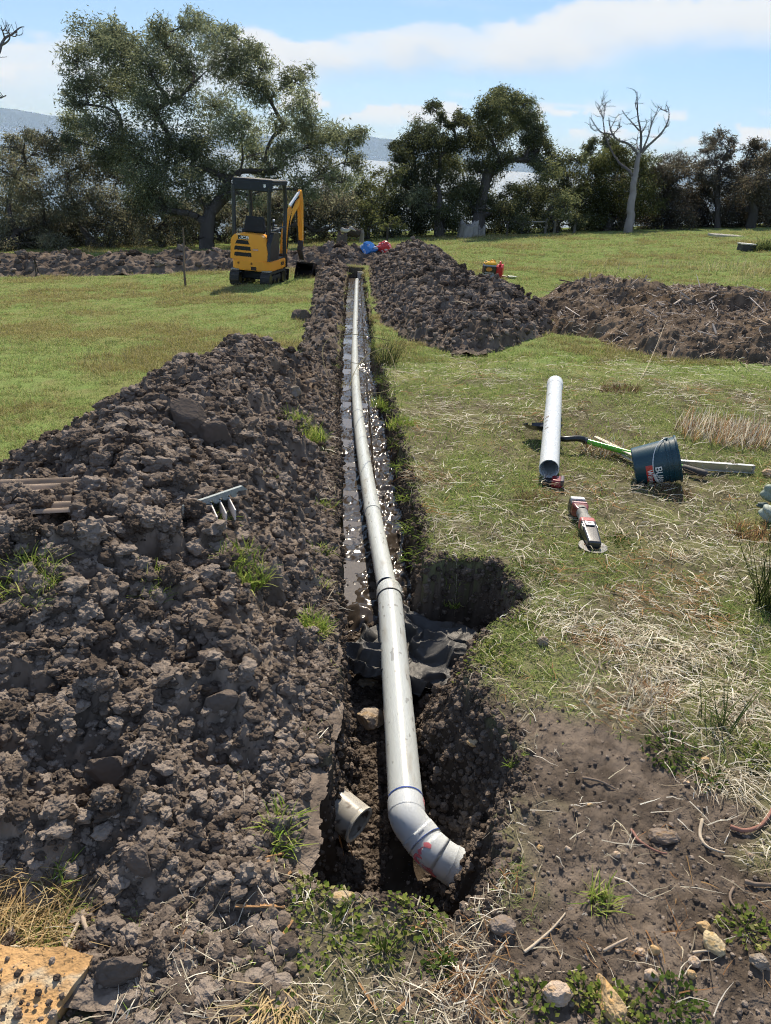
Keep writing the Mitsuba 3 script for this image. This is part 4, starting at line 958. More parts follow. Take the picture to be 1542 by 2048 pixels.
LUSH = [(.24, .34, .06), (.34, .42, .10), (.16, .26, .05), (.44, .46, .16)]
DEEP = [(.08, .15, .03), (.12, .20, .045), (.17, .25, .06)]
for q, (px, py, off, lb, n, h, sp) in enumerate((
        (488, 1150, .26, 'dense green turf clump sitting on the left soil heap below the grate', 420, .095, .09), (436, 1046, .24, 'small turf clump directly below the half buried grate', 240, .075, .06),
        (60, 1178, .30, 'long turf clump on the soil heap at the left edge', 380, .09, .09), (305, 1182, .36, 'thin turf scrap on the crest of the left heap', 190, .075, .06),
        (628, 1252, .02, 'yellow-green grass clump on the left lip of the trench beside the cloth', 300, .075, .055), (610, 868, .12, 'broad turf sod hanging over the left lip halfway along the trench', 460, .10, .12),
        (548, 958, .12, 'small pale turf scrap on the heap below the hanging sod', 90, .055, .05), (640, 1165, .02, 'tiny grass clump on the left lip above the pit', 70, .045, .035),
        (560, 1640, .02, 'sparse grass hanging over the left edge of the pit', 55, .075, .035), (565, 1695, .02, 'drooping grass blades at the corner of the pit', 60, .085, .03),
        (1200, 1808, .0, 'single spreading grass tuft in the middle of the bare ground', 70, .075, .03), (1030, 1525, .0, 'little grass seedling on the crumbling right bank of the pit', 30, .045, .012),
        (905, 1200, .0, 'ragged green clump at the back corner of the side cut', 110, .04, .04), (120, 1765, .04, 'fresh green blades among clods near the hay pile', 50, .07, .04), (760, 812, -.02, 'grass clump on the right bank below the rush tussock', 140, .12, .08),
        (800, 850, .0, 'grass clump overhanging the right bank halfway along the trench', 200, .10, .10), (90, 2005, .06, 'small green seedling behind the orange stone slab', 30, .04, .02))):
    tuft('grass_tuft', px, py, lb, 'grass tuft', n, h, sp, LUSH, .0042, off, seed=q)


LIPS = [(756, 690, 'first'), (772, 760, 'second'), (790, 815, 'third'), (803, 880, 'fourth'), (812, 925, 'fifth'), (826, 985, 'sixth'), (836, 1050, 'seventh'), (842, 1105, 'eighth')]
for q, (px, py, nn) in enumerate(LIPS): tuft('grass_tuft', px, py, f'dark grass over the right trench lip, {nn} clump from the far end', 'grass tuft', 80, .06 + .05 * (py < 800), .08, DEEP + LUSH[:2], .004, lean=(-.5, 1.3), bend=(.3, 1.6), seed=100 + q, ang=3.4)
for q, (px, py, nn) in enumerate(((648, 905, 'topmost'), (652, 1010, 'middle'), (646, 1100, 'lowest'))): tuft('grass_tuft', px, py, f'thin grass on the left lip of the trench, {nn} of three clumps', 'grass tuft', 60, .06, .05, LUSH, .0035, seed=120 + q)


def weed(px, py, label, n, h, spread, cols=LUSH, off=0.0, seed=0, size=.016):
    """a leafy weed: many small round-ended leaves on short stalks"""
    n = int(n * .42); h *= .6; cols = np.array(cols) * [.78, .74, .85]; size *= .8; r_ = np.random.default_rng(1300 + seed); b_ = at_top(px, py); a = r_.uniform(0, 6.3, n); d = spread * np.sqrt(r_.random(n)); X_, Y_ = b_[0] + np.cos(a) * d, b_[1] + np.sin(a) * d
    z = top_of(X_, Y_) + h * r_.random(n) * (1 - (d / spread) ** 2 * .6); L_ = size * r_.uniform(.6, 1.4, n); az_ = a + r_.normal(0, .8, n); pt_ = r_.uniform(-.3, .9, n)
    d1 = np.stack([np.cos(az_) * np.cos(pt_), np.sin(az_) * np.cos(pt_), np.sin(pt_)], 1); sd = np.stack([-np.sin(az_), np.cos(az_), r_.uniform(-.4, .4, n)], 1)
    p = np.stack([X_, Y_, z], 1); w = (L_ * .34)[:, None]; L_ = L_[:, None]; dn = np.array([0, 0, -1.0])
    V = np.stack([p, p + d1 * L_ * .45 + sd * w, p + d1 * L_ + dn * L_ * .15, p + d1 * L_ * .45 - sd * w], 1).reshape(-1, 3)
    f = (np.array([[0, 1, 2], [0, 2, 3]])[None] + (np.arange(n) * 4)[:, None, None]).reshape(-1, 3); c = np.repeat(pick(cols, n, r_, .35), 4, 0)
    k_ = thing('weed', label, 'weed'); scene[k_ + '__foliage'] = shape((V, f), 'leaf', c)
    st_ = [tube([b_ + [0, 0, -.01], np.array([X_[i], Y_[i], z[i]])], .0012, 3, False) for i in range(0, n, max(1, n // 30))]
    scene[k_ + '__stems'] = shape(cat(st_), 'leaf', (.14, .19, .05)); return k_


for q, (px, py, lb, n, h, sp, cc) in enumerate((
        (830, 1822, 'bright green leafy weed on the near edge of the pit under the bend', 420, .07, .075, LUSH), (660, 1868, 'spreading leafy weed on the near edge of the pit, left of the bright one', 480, .045, .11, LUSH), (620, 1780, 'small weed on the near left corner of the pit', 180, .05, .05, LUSH),
        (1340, 1505, 'dark green weed patch on the right border of the bare ground', 420, .05, .085, DEEP), (1070, 1148, 'dark green weed clump at the back of the side cut', 420, .06, .10, DEEP),
        (970, 1318, 'bright weed clump on the right lip between the two cuts', 520, .06, .10, LUSH), (1040, 1246, 'low weed strip on the near lip of the side cut', 300, .04, .09, LUSH), (1232, 2022, 'leafy green weed behind the tall orange stone', 420, .055, .06, LUSH),
        (1165, 1985, 'upright weed between the two stones at the bottom', 170, .06, .035, LUSH), (1340, 2015, 'leafy weed right of the tall orange stone', 300, .05, .07, DEEP), (1050, 2030, 'green weed at the bottom edge left of the pale stone', 300, .045, .07, LUSH),
        (1240, 1085, 'green weed patch right of the grinder head', 300, .045, .07, DEEP), (880, 1935, 'single toothed weed in the straw below the pit', 120, .05, .035, DEEP), (770, 1905, 'tall narrow weed in the straw below the pit', 130, .09, .04, LUSH), (1415, 1560, 'round leaved weed by the right border of the bare ground', 170, .05, .05, DEEP),
        (1520, 1520, 'bright weed at the right edge of the picture', 260, .06, .07, LUSH), (1490, 1855, 'weed patch in the straw at the lower right edge', 200, .05, .06, LUSH), (950, 745, 'leafy weed in the straw near the foot of the right heap', 180, .08, .10, LUSH), (540, 2030, 'green weed blades in the straw at the bottom', 100, .06, .05, DEEP))):
    weed(px, py, lb, n, h, sp, cc, seed=q, size=.016)
r_ = np.random.default_rng(4)
tuft('rush_tussock', 1540, 1215, 'tall dark green rush tussock at the right edge', 'rush', 120, .46, .06, [(.05, .075, .025), (.08, .10, .035), (.035, .05, .02)], .0042, lean=(.75, 1.5), bend=(-.1, .35), segs=4, seed=50)
tuft('rush_tussock', 775, 730, 'dark rush tussock growing on the right bank of the trench', 'rush', 120, .42, .09, [(.045, .07, .025), (.07, .09, .035), (.14, .14, .07)], .006, off=-.02, lean=(.3, 1.45), bend=(.1, .8), segs=4, seed=51)
tuft('rush_tussock', 1435, 1455, 'sparse stiff green rush shoots with straw at their foot on the right', 'rush', 26, .19, .05, [(.09, .13, .05), (.13, .17, .06)], .0045, lean=(.75, 1.3), bend=(-.1, .2), segs=3, seed=52)
tuft('dry_tussock', 1450, 872, 'big rusty brown dry grass tussock behind the bucket', 'dry grass', 900, .19, .34, RUST + DRYC, .0045, lean=(.7, 1.5), bend=(0, .6), seed=53)
tuft('dry_tussock', 1205, 905, 'cut brown tussock stump between the loose pipe and the bucket', 'dry grass', 380, .12, .15, RUST + DRYC, .004, lean=(.5, 1.3), bend=(0, .8), seed=54)
tuft('dry_tussock', 1070, 1004, 'dark brown dry tussock left of the grinder battery', 'dry grass', 260, .08, .11, [(.20, .13, .085), (.15, .1, .07), (.3, .2, .12)], .0035, lean=(.2, 1.2), bend=(0, .8), seed=55)
tuft('dry_tussock', 1345, 988, 'dark matted tussock in the straw below the bucket', 'dry grass', 260, .08, .11, [(.16, .11, .075), (.12, .09, .06), (.3, .2, .12)], .0035, lean=(.2, 1.2), bend=(0, .8), seed=56)
tuft('dry_tussock', 1240, 780, 'dark brown tussock stump up the slope from the loose pipe', 'dry grass', 260, .10, .17, [(.16, .10, .065), (.12, .08, .05), (.25, .16, .1)], .006, lean=(.2, 1.2), bend=(0, .8), seed=57)
tuft('dry_tussock', 1500, 1070, 'rusty dry tussock with dark foot by the glove', 'dry grass', 260, .10, .12, RUST + [(.1, .07, .05)], .0035, lean=(.2, 1.3), bend=(0, .8), seed=58)
tuft('dry_tussock', 1300, 1395, 'orange tinged dry tussock right of the yellow stone chip', 'dry grass', 300, .085, .085, RUST + DRYC, .003, lean=(.2, 1.3), bend=(0, .8), seed=59)
tuft('dry_tussock', 880, 955, 'brown matted grass overhanging the right bank of the trench', 'dry grass', 340, .12, .16, RUST + DRYC, .004, lean=(-.1, 1.0), bend=(.2, 1.2), seed=60, ang=3.6)
tuft('hay_pile', 30, 1850, 'heap of golden dry hay at the left edge of the bare soil', 'hay', 1500, .16, .12, [(.50, .38, .20), (.42, .30, .15), (.58, .47, .28)], .0026, off=.06, lean=(-.9, .7), bend=(-.2, 1.2), seed=61, segs=4)
tuft('hay_pile', 560, 2000, 'loose wisp of golden straw at the bottom of the picture', 'hay', 110, .17, .05, [(.52, .40, .22), (.60, .48, .28)], .003, lean=(.0, .7), bend=(0, .6), seed=62, ang=4.6)


# long bent stalks that lean over the trench
def rod(base, pts, rad, c, label, cat_='stick', mat='bark', off=(0,), sides=7, n=14, group=None):
    offs = list(off) + [off[-1]] * (len(pts) - len(off)); P_ = []
    for (px, py), o in zip(pts, offs):
        b_ = at(px, py); b_[2] = float(top_of(b_[:1], b_[1:2])[0]) + o; P_.append(b_)
    q = spline(P_, n) if len(P_) > 2 else np.linspace(P_[0], P_[1], n)
    q = q + (fbm(q * 30, 2, int(pts[0][0]))[:, None] - .5) * rad * 1.2
    return single(base, tube(q, rad * np.linspace(1.1, .65, n), sides), mat, np.array(c) * (.7 + .6 * fbm(np.repeat(q, sides, 0)[:0] if False else np.vstack([np.repeat(q, sides, 0), q[:1], q[-1:]]) * 40, 2, 3)[:, None]), label, cat_, True, group)


STK = [(.36, .30, .24), (.44, .38, .30), (.20, .16, .13), (.27, .15, .12)]
for pts, rad, c, lb, off in (
        ([(1165, 1556), (1200, 1566), (1230, 1580)], .0055, STK[2], 'short straight dark stick on the bare ground right of the pit', .006), ([(1262, 1660), (1285, 1688), (1335, 1706)], .0055, STK[3], 'curved reddish stick with pale end on the bare ground', .006),
        ([(1460, 1655), (1505, 1660), (1530, 1645), (1542, 1622)], .0085, STK[3], 'thick hooked reddish root at the right edge', .012), ([(1488, 1765), (1520, 1772), (1550, 1776)], .0085, STK[2], 'thick brown stick at the right edge below the hooked root', .01),
        ([(1048, 1908), (1085, 1878), (1131, 1826)], .0045, STK[1], 'long pale stick slanting across the bare ground', .006), ([(1207, 1902), (1230, 1892), (1255, 1876)], .0045, STK[0], 'short pale stick right of the long slanting one', .006),
        ([(1180, 1925), (1130, 1945), (1090, 1946)], .002, STK[1], 'thin pale twig below the short pale stick', .003), ([(1385, 1905), (1410, 1902), (1440, 1905)], .004, STK[1], 'whitish forked twig in front of the yellow stone', .006),
        ([(1405, 1640), (1418, 1690), (1450, 1705)], .0065, STK[1], 'bent pale stick on the right border of the bare ground', .008), ([(1468, 1775), (1462, 1800), (1490, 1830)], .005, STK[2], 'dark bent twig at the lower right', .006),
        ([(168, 1845), (176, 1880), (172, 1915)], .0075, STK[0], 'stout pale root fork between the hay and the clods', .02), ([(158, 1858), (135, 1905), (118, 1945)], .0065, STK[0], 'pale root lying left of the stout root fork', .02),
        ([(165, 1905), (156, 1945), (138, 2010)], .0035, STK[1], 'thin pale twig trailing over the orange slab', .012), ([(1262, 792), (1290, 745), (1322, 690)], .0042, (.55, .48, .36), 'long straight pale stalk standing out of the straw below the mulch heap', .03),
        ([(885, 650), (930, 672), (985, 700)], .006, (.50, .44, .34), 'long pale stalk lying down the nose of the right heap', .05), ([(925, 762), (870, 778), (815, 782)], .004, (.45, .40, .27), 'long bent stalk lying towards the right bank', .03),
        ([(940, 1585), (920, 1602), (905, 1582)], .004, STK[0], 'pale stick lying on the pit floor right of the pipe', .012), ([(700, 1512), (680, 1506), (720, 1515)], .004, (.45, .25, .12), 'orange splinter on the pit floor left of the pipe', .012),
        ([(1430, 915), (1480, 890), (1540, 880)], .003, (.5, .4, .3), 'thin pale stalk behind the level', .02), ([(20, 2045), (110, 2046), (70, 2030)], .002, (.2, .28, .2), 'thin green stem at the bottom left', .02)):
    rod('stick', pts, rad * .72, c, lb, off=(off,))
RUSH = ['reaching lowest on the left bank', 'crossing the pipe steeply towards the camera', 'crossing the pipe almost level, highest up', 'bent short from the right bank lip', 'drooping along the pipe itself']
for k0, (pts, offs) in enumerate((([(775, 728), (705, 735), (655, 782)], (.25, .40, .06)), ([(778, 735), (740, 765), (695, 842)], (.2, .34, .3)), ([(772, 722), (735, 730), (670, 742)], (.2, .38, .16)), ([(800, 778), (760, 800), (712, 812)], (.05, .2, .36)), ([(770, 730), (745, 850), (720, 870)], (.2, .3, .36)))):
    rod('rush_stalk', pts, .0035, (.17, .16, .10), 'thin arching rush stalk ' + RUSH[k0], 'stalk', 'bark', offs, 6, 16, 'rush stalks bent across the trench')
r_ = np.random.default_rng(66)
CHIPS = ['left corner of the pit, topmost', 'left corner of the pit, second from the top', 'left corner of the pit, below the topmost two', 'left of the pit, longest and lying level', 'left of the pit, short one at the end of the longest', 'left of the pit, standing nearest the pipe stub', 'below the pit corner among the straw', 'just below the bright weed at the pit edge', 'right of the weed at the pit edge', 'at the bottom among the straw, left one', 'at the bottom among the straw, right one', 'inside the near rim of the pit', 'in the straw between the pit and the bottom edge']
for q, (px, py, ang, ln) in enumerate(((515, 1738, 30, .07), (548, 1722, 200, .06), (532, 1748, 80, .05), (505, 1828, 10, .10), (545, 1822, 5, .07), (572, 1765, 45, .04), (575, 1862, 60, .05), (838, 1862, 40, .06), (910, 1895, 150, .05), (735, 1998, 130, .08), (810, 2010, 50, .07), (715, 1790, 160, .05), (870, 1980, 40, .05))):
    b_ = at(px, py); b_[2] = float(top_of(b_[:1], b_[1:2])[0]) + .008; m = box(0, 0, 0, ln * .8, .008, .003); v_ = np.array(trimesh.Trimesh(*m).subdivide().vertices); f_ = trimesh.Trimesh(*m).subdivide().faces
    v_ = v_ * np.c_[np.ones(len(v_)), 1 - .8 * (v_[:, 0] / ln + .5) * r_.random(), np.ones(len(v_))] + (fbm(v_ * 90 + q, 2)[:, None] - .5) * .006
    single('wood_chip', xf((v_, f_), frame(*b_, yaw=ang, pitch=r_.uniform(-14, 14), roll=r_.uniform(-30, 30))), 'bark', np.array([.36, .215, .11]) * (.6 + .7 * fbm(v_ * 160 + q, 2)[:, None]), 'splintered orange wood chip, ' + CHIPS[q], 'wood chip', False, 'splintered orange wood chips by the near edge of the pit')


# stones
def stone(px, py, sx, sy, sz, c, label, seed, yaw=0, group=None, flat=.35, base='stone', pitch=0, dz=0.0, sub=3):
    b_ = at_top(px, py); b_[2] += sz * .28 + dz; m = rock(np.random.default_rng(seed), sub, .28, 1.4, flat); q = fbm(m[0] * 4 + seed, 4, seed)[:, None]
    cc = np.clip(np.array(c) * (.55 + .95 * q) * (1 + np.array([.0, -.12, -.3]) * mikit_step(.5, .62, fbm(m[0] * 2.1 + 9, 3, seed + 1))[:, None]), 0, 1)
    return single(base, xf((m[0] * [sx / 2, sy / 2, sz / 2], m[1]), frame(*b_, yaw=yaw, pitch=pitch)), 'soil', cc, label, 'stone', False, group)


TAN, GRY, PAL = (.42, .31, .18), (.26, .23, .20), (.40, .33, .27)
stone(1218, 2010, .055, .11, .05, TAN, 'tall orange brown stone standing among weeds at the bottom', 1, 12, flat=.45, sub=4)
stone(1112, 1995, .062, .05, .045, PAL, 'rounded pinkish pale stone at the bottom left of the tall orange one', 2, flat=.15, sub=4)
stone(1424, 1895, .045, .06, .045, (.44, .37, .24), 'yellowish stone behind the whitish forked twig', 3, 20)
stone(1518, 1930, .045, .035, .035, GRY, 'grey stone at the lower right edge', 4)
stone(1085, 1287, .042, .034, .036, GRY, 'round grey stone on the straw right of the side cut', 5, flat=.1)
stone(1252, 1391, .060, .022, .020, (.58, .55, .33), 'pale yellow stone chip at the top of the bare ground', 6, 4, flat=.6)
stone(1325, 1680, .085, .05, .035, (.20, .165, .14), 'flat dark stone beside the curved reddish stick', 7)
stone(1005, 1858, .06, .05, .04, (.2, .17, .15), 'dull clod-like stone right of the pit front', 8)
stone(866, 1342, .06, .05, .05, (.40, .28, .18), 'orange faced stone at the right end of the black cloth', 9, 30, flat=.5)
stone(742, 1440, .11, .10, .07, (.36, .31, .26), 'pale flat stone under the wide pipe on the pit floor', 10, 20, dz=-.01)
stone(735, 1370, .10, .06, .05, (.36, .32, .25), 'pale stone at the near edge of the black cloth', 11, 10, dz=-.01)
stone(690, 1800, .075, .035, .02, (.36, .30, .21), 'pale stone set in the near rim of the pit', 12, 4)
stone(948, 1488, .045, .03, .03, (.45, .36, .24), 'small pale stone in the crumbling right bank', 13)
stone(588, 790, .10, .08, .08, (.22, .20, .18), 'grey block of hard clay on the heap near the trench', 14, 30, flat=.55)
stone(1540, 950, .12, .06, .05, (.42, .34, .26), 'tan wedge of rock at the right edge above the glove', 15)
STONES = ['beside the curved reddish stick on the bare ground', 'behind the yellowish stone at lower right', 'left of the yellowish stone, left of a pair', 'left of the yellowish stone, right of a pair', 'just below the yellowish stone', 'lowest of the three by the yellowish stone', 'above the tall orange stone at the bottom', 'on the right rim of the pit by the elbow', 'in the straw by the thick root at right', 'beside the round leaved weed at right', 'below the dark green weed patch at right', 'near the short dark stick on the bare ground', 'in the middle of the bare ground below the stick']
for q, (px, py, s_) in enumerate(((1233, 1712, .022), (1405, 1858, .035), (1280, 1908, .024), (1308, 1904, .026), (1388, 1928, .030), (1382, 1952, .022), (1300, 1956, .034), (1080, 1698, .02), (1500, 1712, .016), (1410, 1525, .03), (1372, 1568, .02), (1180, 1612, .016), (1135, 1700, .018))):
    stone(px, py, s_, s_ * .9, s_ * .8, TAN if q % 2 else PAL, 'small tan stone ' + STONES[q], 30 + q, group='small tan stones on the bare ground', sub=2)
# the orange slab at the bottom left corner
b_ = at(70, 2010); g_ = trimesh.creation.box((.34, .25, .055)).subdivide().subdivide().subdivide().subdivide().subdivide(); v_ = np.array(g_.vertices)
v_ = v_ + (fbm(v_ * 9, 4, 3)[:, None] - .5) * [.07, .07, .02] + np.c_[np.zeros(len(v_)), np.zeros(len(v_)), (v_[:, 2] > 0) * (fbm(v_ * 45, 3, 5) - .5) * .012]
q = fbm(v_ * [9, 13, 9], 4, 6)[:, None]; q2 = mikit_step(.52, .66, fbm(v_ * [16, 30, 9] + 4, 4, 7))[:, None]; c = np.array([.46, .29, .14]) * (.5 + .9 * q) * (1 - q2) + np.array([.44, .38, .28]) * q2
single('stone_slab', xf((v_, g_.faces), frame(b_[0] - .10, b_[1] - .04, b_[2] + .035, yaw=-6, pitch=3)), 'soil', c, 'orange sandstone slab sprinkled with soil in the bottom left corner', 'stone slab', False)
r_ = np.random.default_rng(71)
for i in range(260): inst(f'slab_crumbs__{i:05d}', f'clod_small_{r_.integers(8)}', b_[0] - .10 + r_.uniform(-.18, .17), b_[1] - .04 + r_.uniform(-.12, .12), b_[2] + .062, .0012 + .009 * r_.random() ** 4, rng=r_)
labels['slab_crumbs'] = {'kind': 'stuff', 'label': 'dark soil crumbs lying on the orange slab', 'category': 'soil'}
# the flat-faced clods that stand out in the left heap
for q, (px, py, s_, lb) in enumerate(((282, 1738, .050, 'smooth flat faced clod standing above the hay pile'), (445, 1420, .055, 'tall smooth clod in the middle of the heap'), (215, 1560, .06, 'knobbly brown clod low on the heap'), (610, 640, .10, 'dark block of soil standing on the left lip'), (375, 850, .10, 'big blocky clod high on the heap'), (425, 893, .10, 'long flat clod below the blocky one'), (240, 1950, .05, 'block of dark clay beside the orange slab'))):
    h_ = HB if py == 640 else HL; b_ = at_top(px, py); m = rock(np.random.default_rng(50 + q), 3, .25, 1.3, .5)
    k = name(h_ + '__clod'); scene[k] = shape(xf((m[0] * [s_, s_ * .6, s_ * 1.1], m[1]), frame(b_[0], b_[1], b_[2] + s_ * .35, yaw=r_.uniform(-20, 20))), 'soil', np.array((.115, .097, .085)) * (.8 + .5 * fbm(m[0] * 5, 3, q)[:, None])); labels[k] = {'label': lb}

# sticks and chips of the mulch heap
r_ = np.random.default_rng(81)
for q in range(10):
    L_ = r_.uniform(.10, .45); m = box(0, 0, 0, L_, r_.uniform(.012, .04), r_.uniform(.008, .02)); v_ = np.array(m[0]); v_[:, 1:] *= np.where(v_[:, :1] > 0, r_.uniform(.2, .8), 1); v_ += (fbm(v_ * 20 + q, 2)[:, None] - .5) * .03
    scene[f'chip_{q}'] = {'type': 'shapegroup', 'piece': shape((v_, m[1]), 'bark', [(.46, .41, .36), (.26, .21, .17), (.15, .115, .09), (.36, .30, .24), (.58, .53, .48)][q % 5])}
n = 0
while n < 6000:
    x, y = r_.uniform(1.7, 9), r_.uniform(7.7, 13.3); h = float(heap_mulch(np.array([x]), np.array([y]))[0])
    if h < .0: continue
    n += 1; big = n < 260; M = T().translate([x, y, float(G(x, y)) + h + .012]).rotate([0, 0, 1], float(r_.uniform(0, 360))).rotate([0, 1, 0], float(r_.normal(0, 22))); s_ = float(r_.uniform(.55, 1.25) if big else r_.uniform(.12, .5))
    scene[name(HM + '__stick') if big else f'{HM}__wood_shreds__{n:05d}'] = {'type': 'instance', 'g': {'type': 'ref', 'id': f'chip_{r_.integers(10)}'}, 'to_world': M.scale([s_, s_, s_])}
labels[HM + '__wood_shreds'] = {'kind': 'stuff'}

# ------------------------------------------------------------------ trees
def branches(nodes, parent, tips, base_r, expo=1.65, rmin=.012):
    n = len(nodes); area = np.zeros(n); kids = np.zeros(n, int)
    for i in range(n - 1, 0, -1):
        if area[i] == 0: area[i] = rmin ** expo
        area[parent[i]] += area[i] if kids[parent[i]] or True else 0; kids[parent[i]] += 1
    rad = area ** (1 / expo); rad = rmin + (rad - rmin) * (base_r - rmin) / max(rad[0] - rmin, 1e-6) if base_r > rmin else rad
    return np.maximum(rad, rmin * .8)


def tree(kind, base_px, depth, blobs, label, cat_, colors, trunk=(), base_r=.2, dens=650, L=.13, W=.032, droop=.3, group=None, seed=0, twig=10, zoff=0.0, thick=1.0):
    """trunk and limbs grown towards the clumps of the crown; every clump is a cloud of separate leaves"""
    r_ = np.random.default_rng(4000 + seed); s_ = depth / F
    b_ = pt(base_px[0], base_px[1], depth); b_[2] = min(b_[2], float(G(b_[0], b_[1])) + .05) - .08
    nodes = [b_]; parent = [0]
    for px, py in trunk: nodes.append(pt(px, py, depth)); parent.append(len(nodes) - 2)
    if not trunk: nodes.append(b_ + [0, 0, .5 + .3 * r_.random()]); parent.append(0)
    C = []
    for px, py, rp in blobs: C.append((pt(px, py, depth + r_.normal(0, 1.0) * rp * s_ * 1.3), rp * s_))
    C.sort(key=lambda c: np.linalg.norm(c[0] - nodes[-1]))
    twigs, LV, LC = [], [], []
    for c, R in C:
        N = np.array(nodes); d = np.linalg.norm(N - c, axis=1) + 1.6 * np.maximum(0, N[:, 2] - c[2] + .25) + .25 * (np.arange(len(N)) == 0) * 9
        k = int(np.argmin(d)); p0 = N[k]; v = c - p0; dist = np.linalg.norm(v); m = max(2, int(dist / .45)); bow = r_.normal(0, .07, 3) * dist; bow[2] = abs(bow[2]) * .2 + .07 * dist
        last = k
        for t in np.linspace(0, 1, m + 1)[1:]:
            q = p0 + v * t + bow * math.sin(math.pi * t) + r_.normal(0, .03, 3); nodes.append(q); parent.append(last); last = len(nodes) - 1
        sub = []
        for _ in range(max(7, int(1.5 * twig * (R / .7) ** 1.5))):
            u = r_.normal(size=3); u /= np.linalg.norm(u); u[2] = u[2] * .8 + .12; e = c + u * R * r_.uniform(.45, .95); sub.append(e)
            a0 = np.array(nodes[last if r_.random() < .6 else parent[last]]); mid = (a0 + e) / 2 + r_.normal(0, .1, 3) * R; twigs.append(tube([a0, mid, e], [.011 * thick, .008 * thick, .004], 3, False))
        n = int(1.2 * dens * math.pi * R * R * r_.uniform(.75, 1.2)); S = np.array(sub); which = r_.integers(len(S), size=n)
        p = S[which] + r_.normal(0, 1, (n, 3)) * R * np.array([.21, .21, .165])
        LV.append(p); tone = r_.uniform(.75, 1.25) * (1 + .25 * (r_.random(len(S)) - .5))[which]; LC.append(pick(colors, n, r_, .3) * tone[:, None])
    p = np.vstack(LV); c = np.clip(np.vstack(LC), 0, 1); n = len(p)
    az_ = r_.uniform(0, 2 * np.pi, n); pi_ = r_.normal(-droop, .6, n); d1 = np.stack([np.cos(az_) * np.cos(pi_), np.sin(az_) * np.cos(pi_), np.sin(pi_)], 1)
    sd = np.cross(d1, r_.normal(size=(n, 3))); sd /= np.linalg.norm(sd, axis=1, keepdims=True) + 1e-9
    l_ = (1.15 * L * r_.uniform(.6, 1.4, n))[:, None]; w_ = (1.25 * W * r_.uniform(.7, 1.3, n))[:, None]
    V = np.stack([p, p + d1 * l_ * .5 + sd * w_ / 2, p + d1 * l_, p + d1 * l_ * .5 - sd * w_ / 2], 1).reshape(-1, 3)
    f = (np.array([[0, 1, 2], [0, 2, 3]])[None] + (np.arange(n) * 4)[:, None, None]).reshape(-1, 3)
    N = np.array(nodes); rad = branches(N, parent, None, base_r, rmin=.014 * thick); nt = max(1, len(trunk)) + 1
    segs = [tube([N[parent[i]], N[i]], [rad[parent[i]] if i > 1 else rad[0] * 1.25, rad[i]], 6 if rad[i] > .04 else 4, False) for i in range(1, len(N))]
    k_ = thing(kind, label, cat_, group)
    def bark(m): return np.array([.075, .068, .062]) * (.6 + .8 * fbm(m[0] * [9, 9, 2.5], 3, seed)[:, None])
    tm = cat(segs[:nt]); scene[k_ + '__trunk'] = shape(tm, 'bark', bark(tm), True)
    lm = cat(segs[nt:] + twigs); scene[k_ + '__limbs'] = shape(lm, 'bark', bark(lm), True)
    scene[k_ + '__crown'] = shape((V, f), 'leaf', np.repeat(c, 4, 0)); return k_


GUM = [(.20, .23, .14), (.16, .19, .115), (.25, .275, .17), (.13, .15, .095)]
GREY = [(.17, .18, .125), (.13, .14, .095), (.21, .21, .14), (.15, .14, .105)]
DARKG = [(.10, .12, .065), (.08, .098, .052), (.13, .15, .075), (.17, .18, .09)]
BRONZE = [(.095, .088, .068), (.115, .098, .075), (.08, .08, .06), (.13, .12, .085)]
tree('wattle_tree', (415, 512), 28.5, [(190, 78, 48), (225, 60, 30), (150, 120, 34), (160, 160, 38), (145, 205, 32), (230, 110, 50), (265, 90, 34), (260, 175, 55), (205, 180, 45), (160, 250, 38), (210, 255, 48), (330, 90, 50), (320, 55, 28), (385, 50, 32), (420, 75, 40), (390, 40, 24), (455, 65, 26), (370, 140, 55), (300, 140, 45), (450, 120, 46), (490, 110, 34),
      (480, 165, 48), (520, 120, 34), (530, 185, 42), (590, 165, 34), (610, 150, 22), (600, 210, 40), (570, 255, 44), (625, 255, 36), (620, 295, 44), (660, 270, 34), (695, 285, 36), (715, 275, 24), (715, 325, 28), (650, 340, 40), (310, 220, 52), (345, 290, 50), (430, 215, 52), (400, 285, 55), (480, 260, 48), (510, 315, 46), (240, 315, 40), (285, 345, 44),
      (350, 365, 44), (545, 345, 42), (600, 380, 38), (250, 285, 35), (680, 365, 32), (440, 340, 40), (140, 285, 22), (500, 390, 34), (330, 420, 34), (275, 405, 36), (280, 300, 42), (320, 335, 40), (385, 335, 42), (300, 385, 38), (400, 390, 36), (460, 385, 36), (205, 320, 38), (565, 310, 36), (360, 195, 40)],
     'huge spreading wattle tree towering behind the excavator', 'tree', GUM, [(413, 480), (416, 450), (420, 425)], .28, 680, .14, .032, .35, seed=1, twig=16, thick=1.25)
tree('bushy_tree', (35, 505), 31, [(20, 290, 34), (60, 272, 24), (5, 340, 40), (50, 330, 40), (95, 300, 36), (20, 400, 46), (75, 385, 46), (30, 460, 46), (90, 450, 46), (0, 500, 36), (60, 500, 36), (110, 495, 36), (-30, 300, 40), (-40, 400, 50)], 'dense grey-green bushy tree at the far left edge', 'tree', GREY, base_r=.16, dens=760, L=.12, W=.034, seed=2, thick=1.2)
tree('bushy_tree', (180, 500), 31.5, [(125, 292, 28), (160, 290, 36), (135, 345, 44), (195, 335, 44), (150, 410, 48), (220, 395, 44), (170, 465, 48), (240, 455, 44), (225, 310, 26), (250, 350, 38), (215, 500, 34), (150, 505, 36), (270, 490, 34)], 'grey-green bushy tree left of the huge wattle, second from the left edge', 'tree', GREY, base_r=.16, dens=760, L=.12, W=.034, seed=3, thick=1.2)
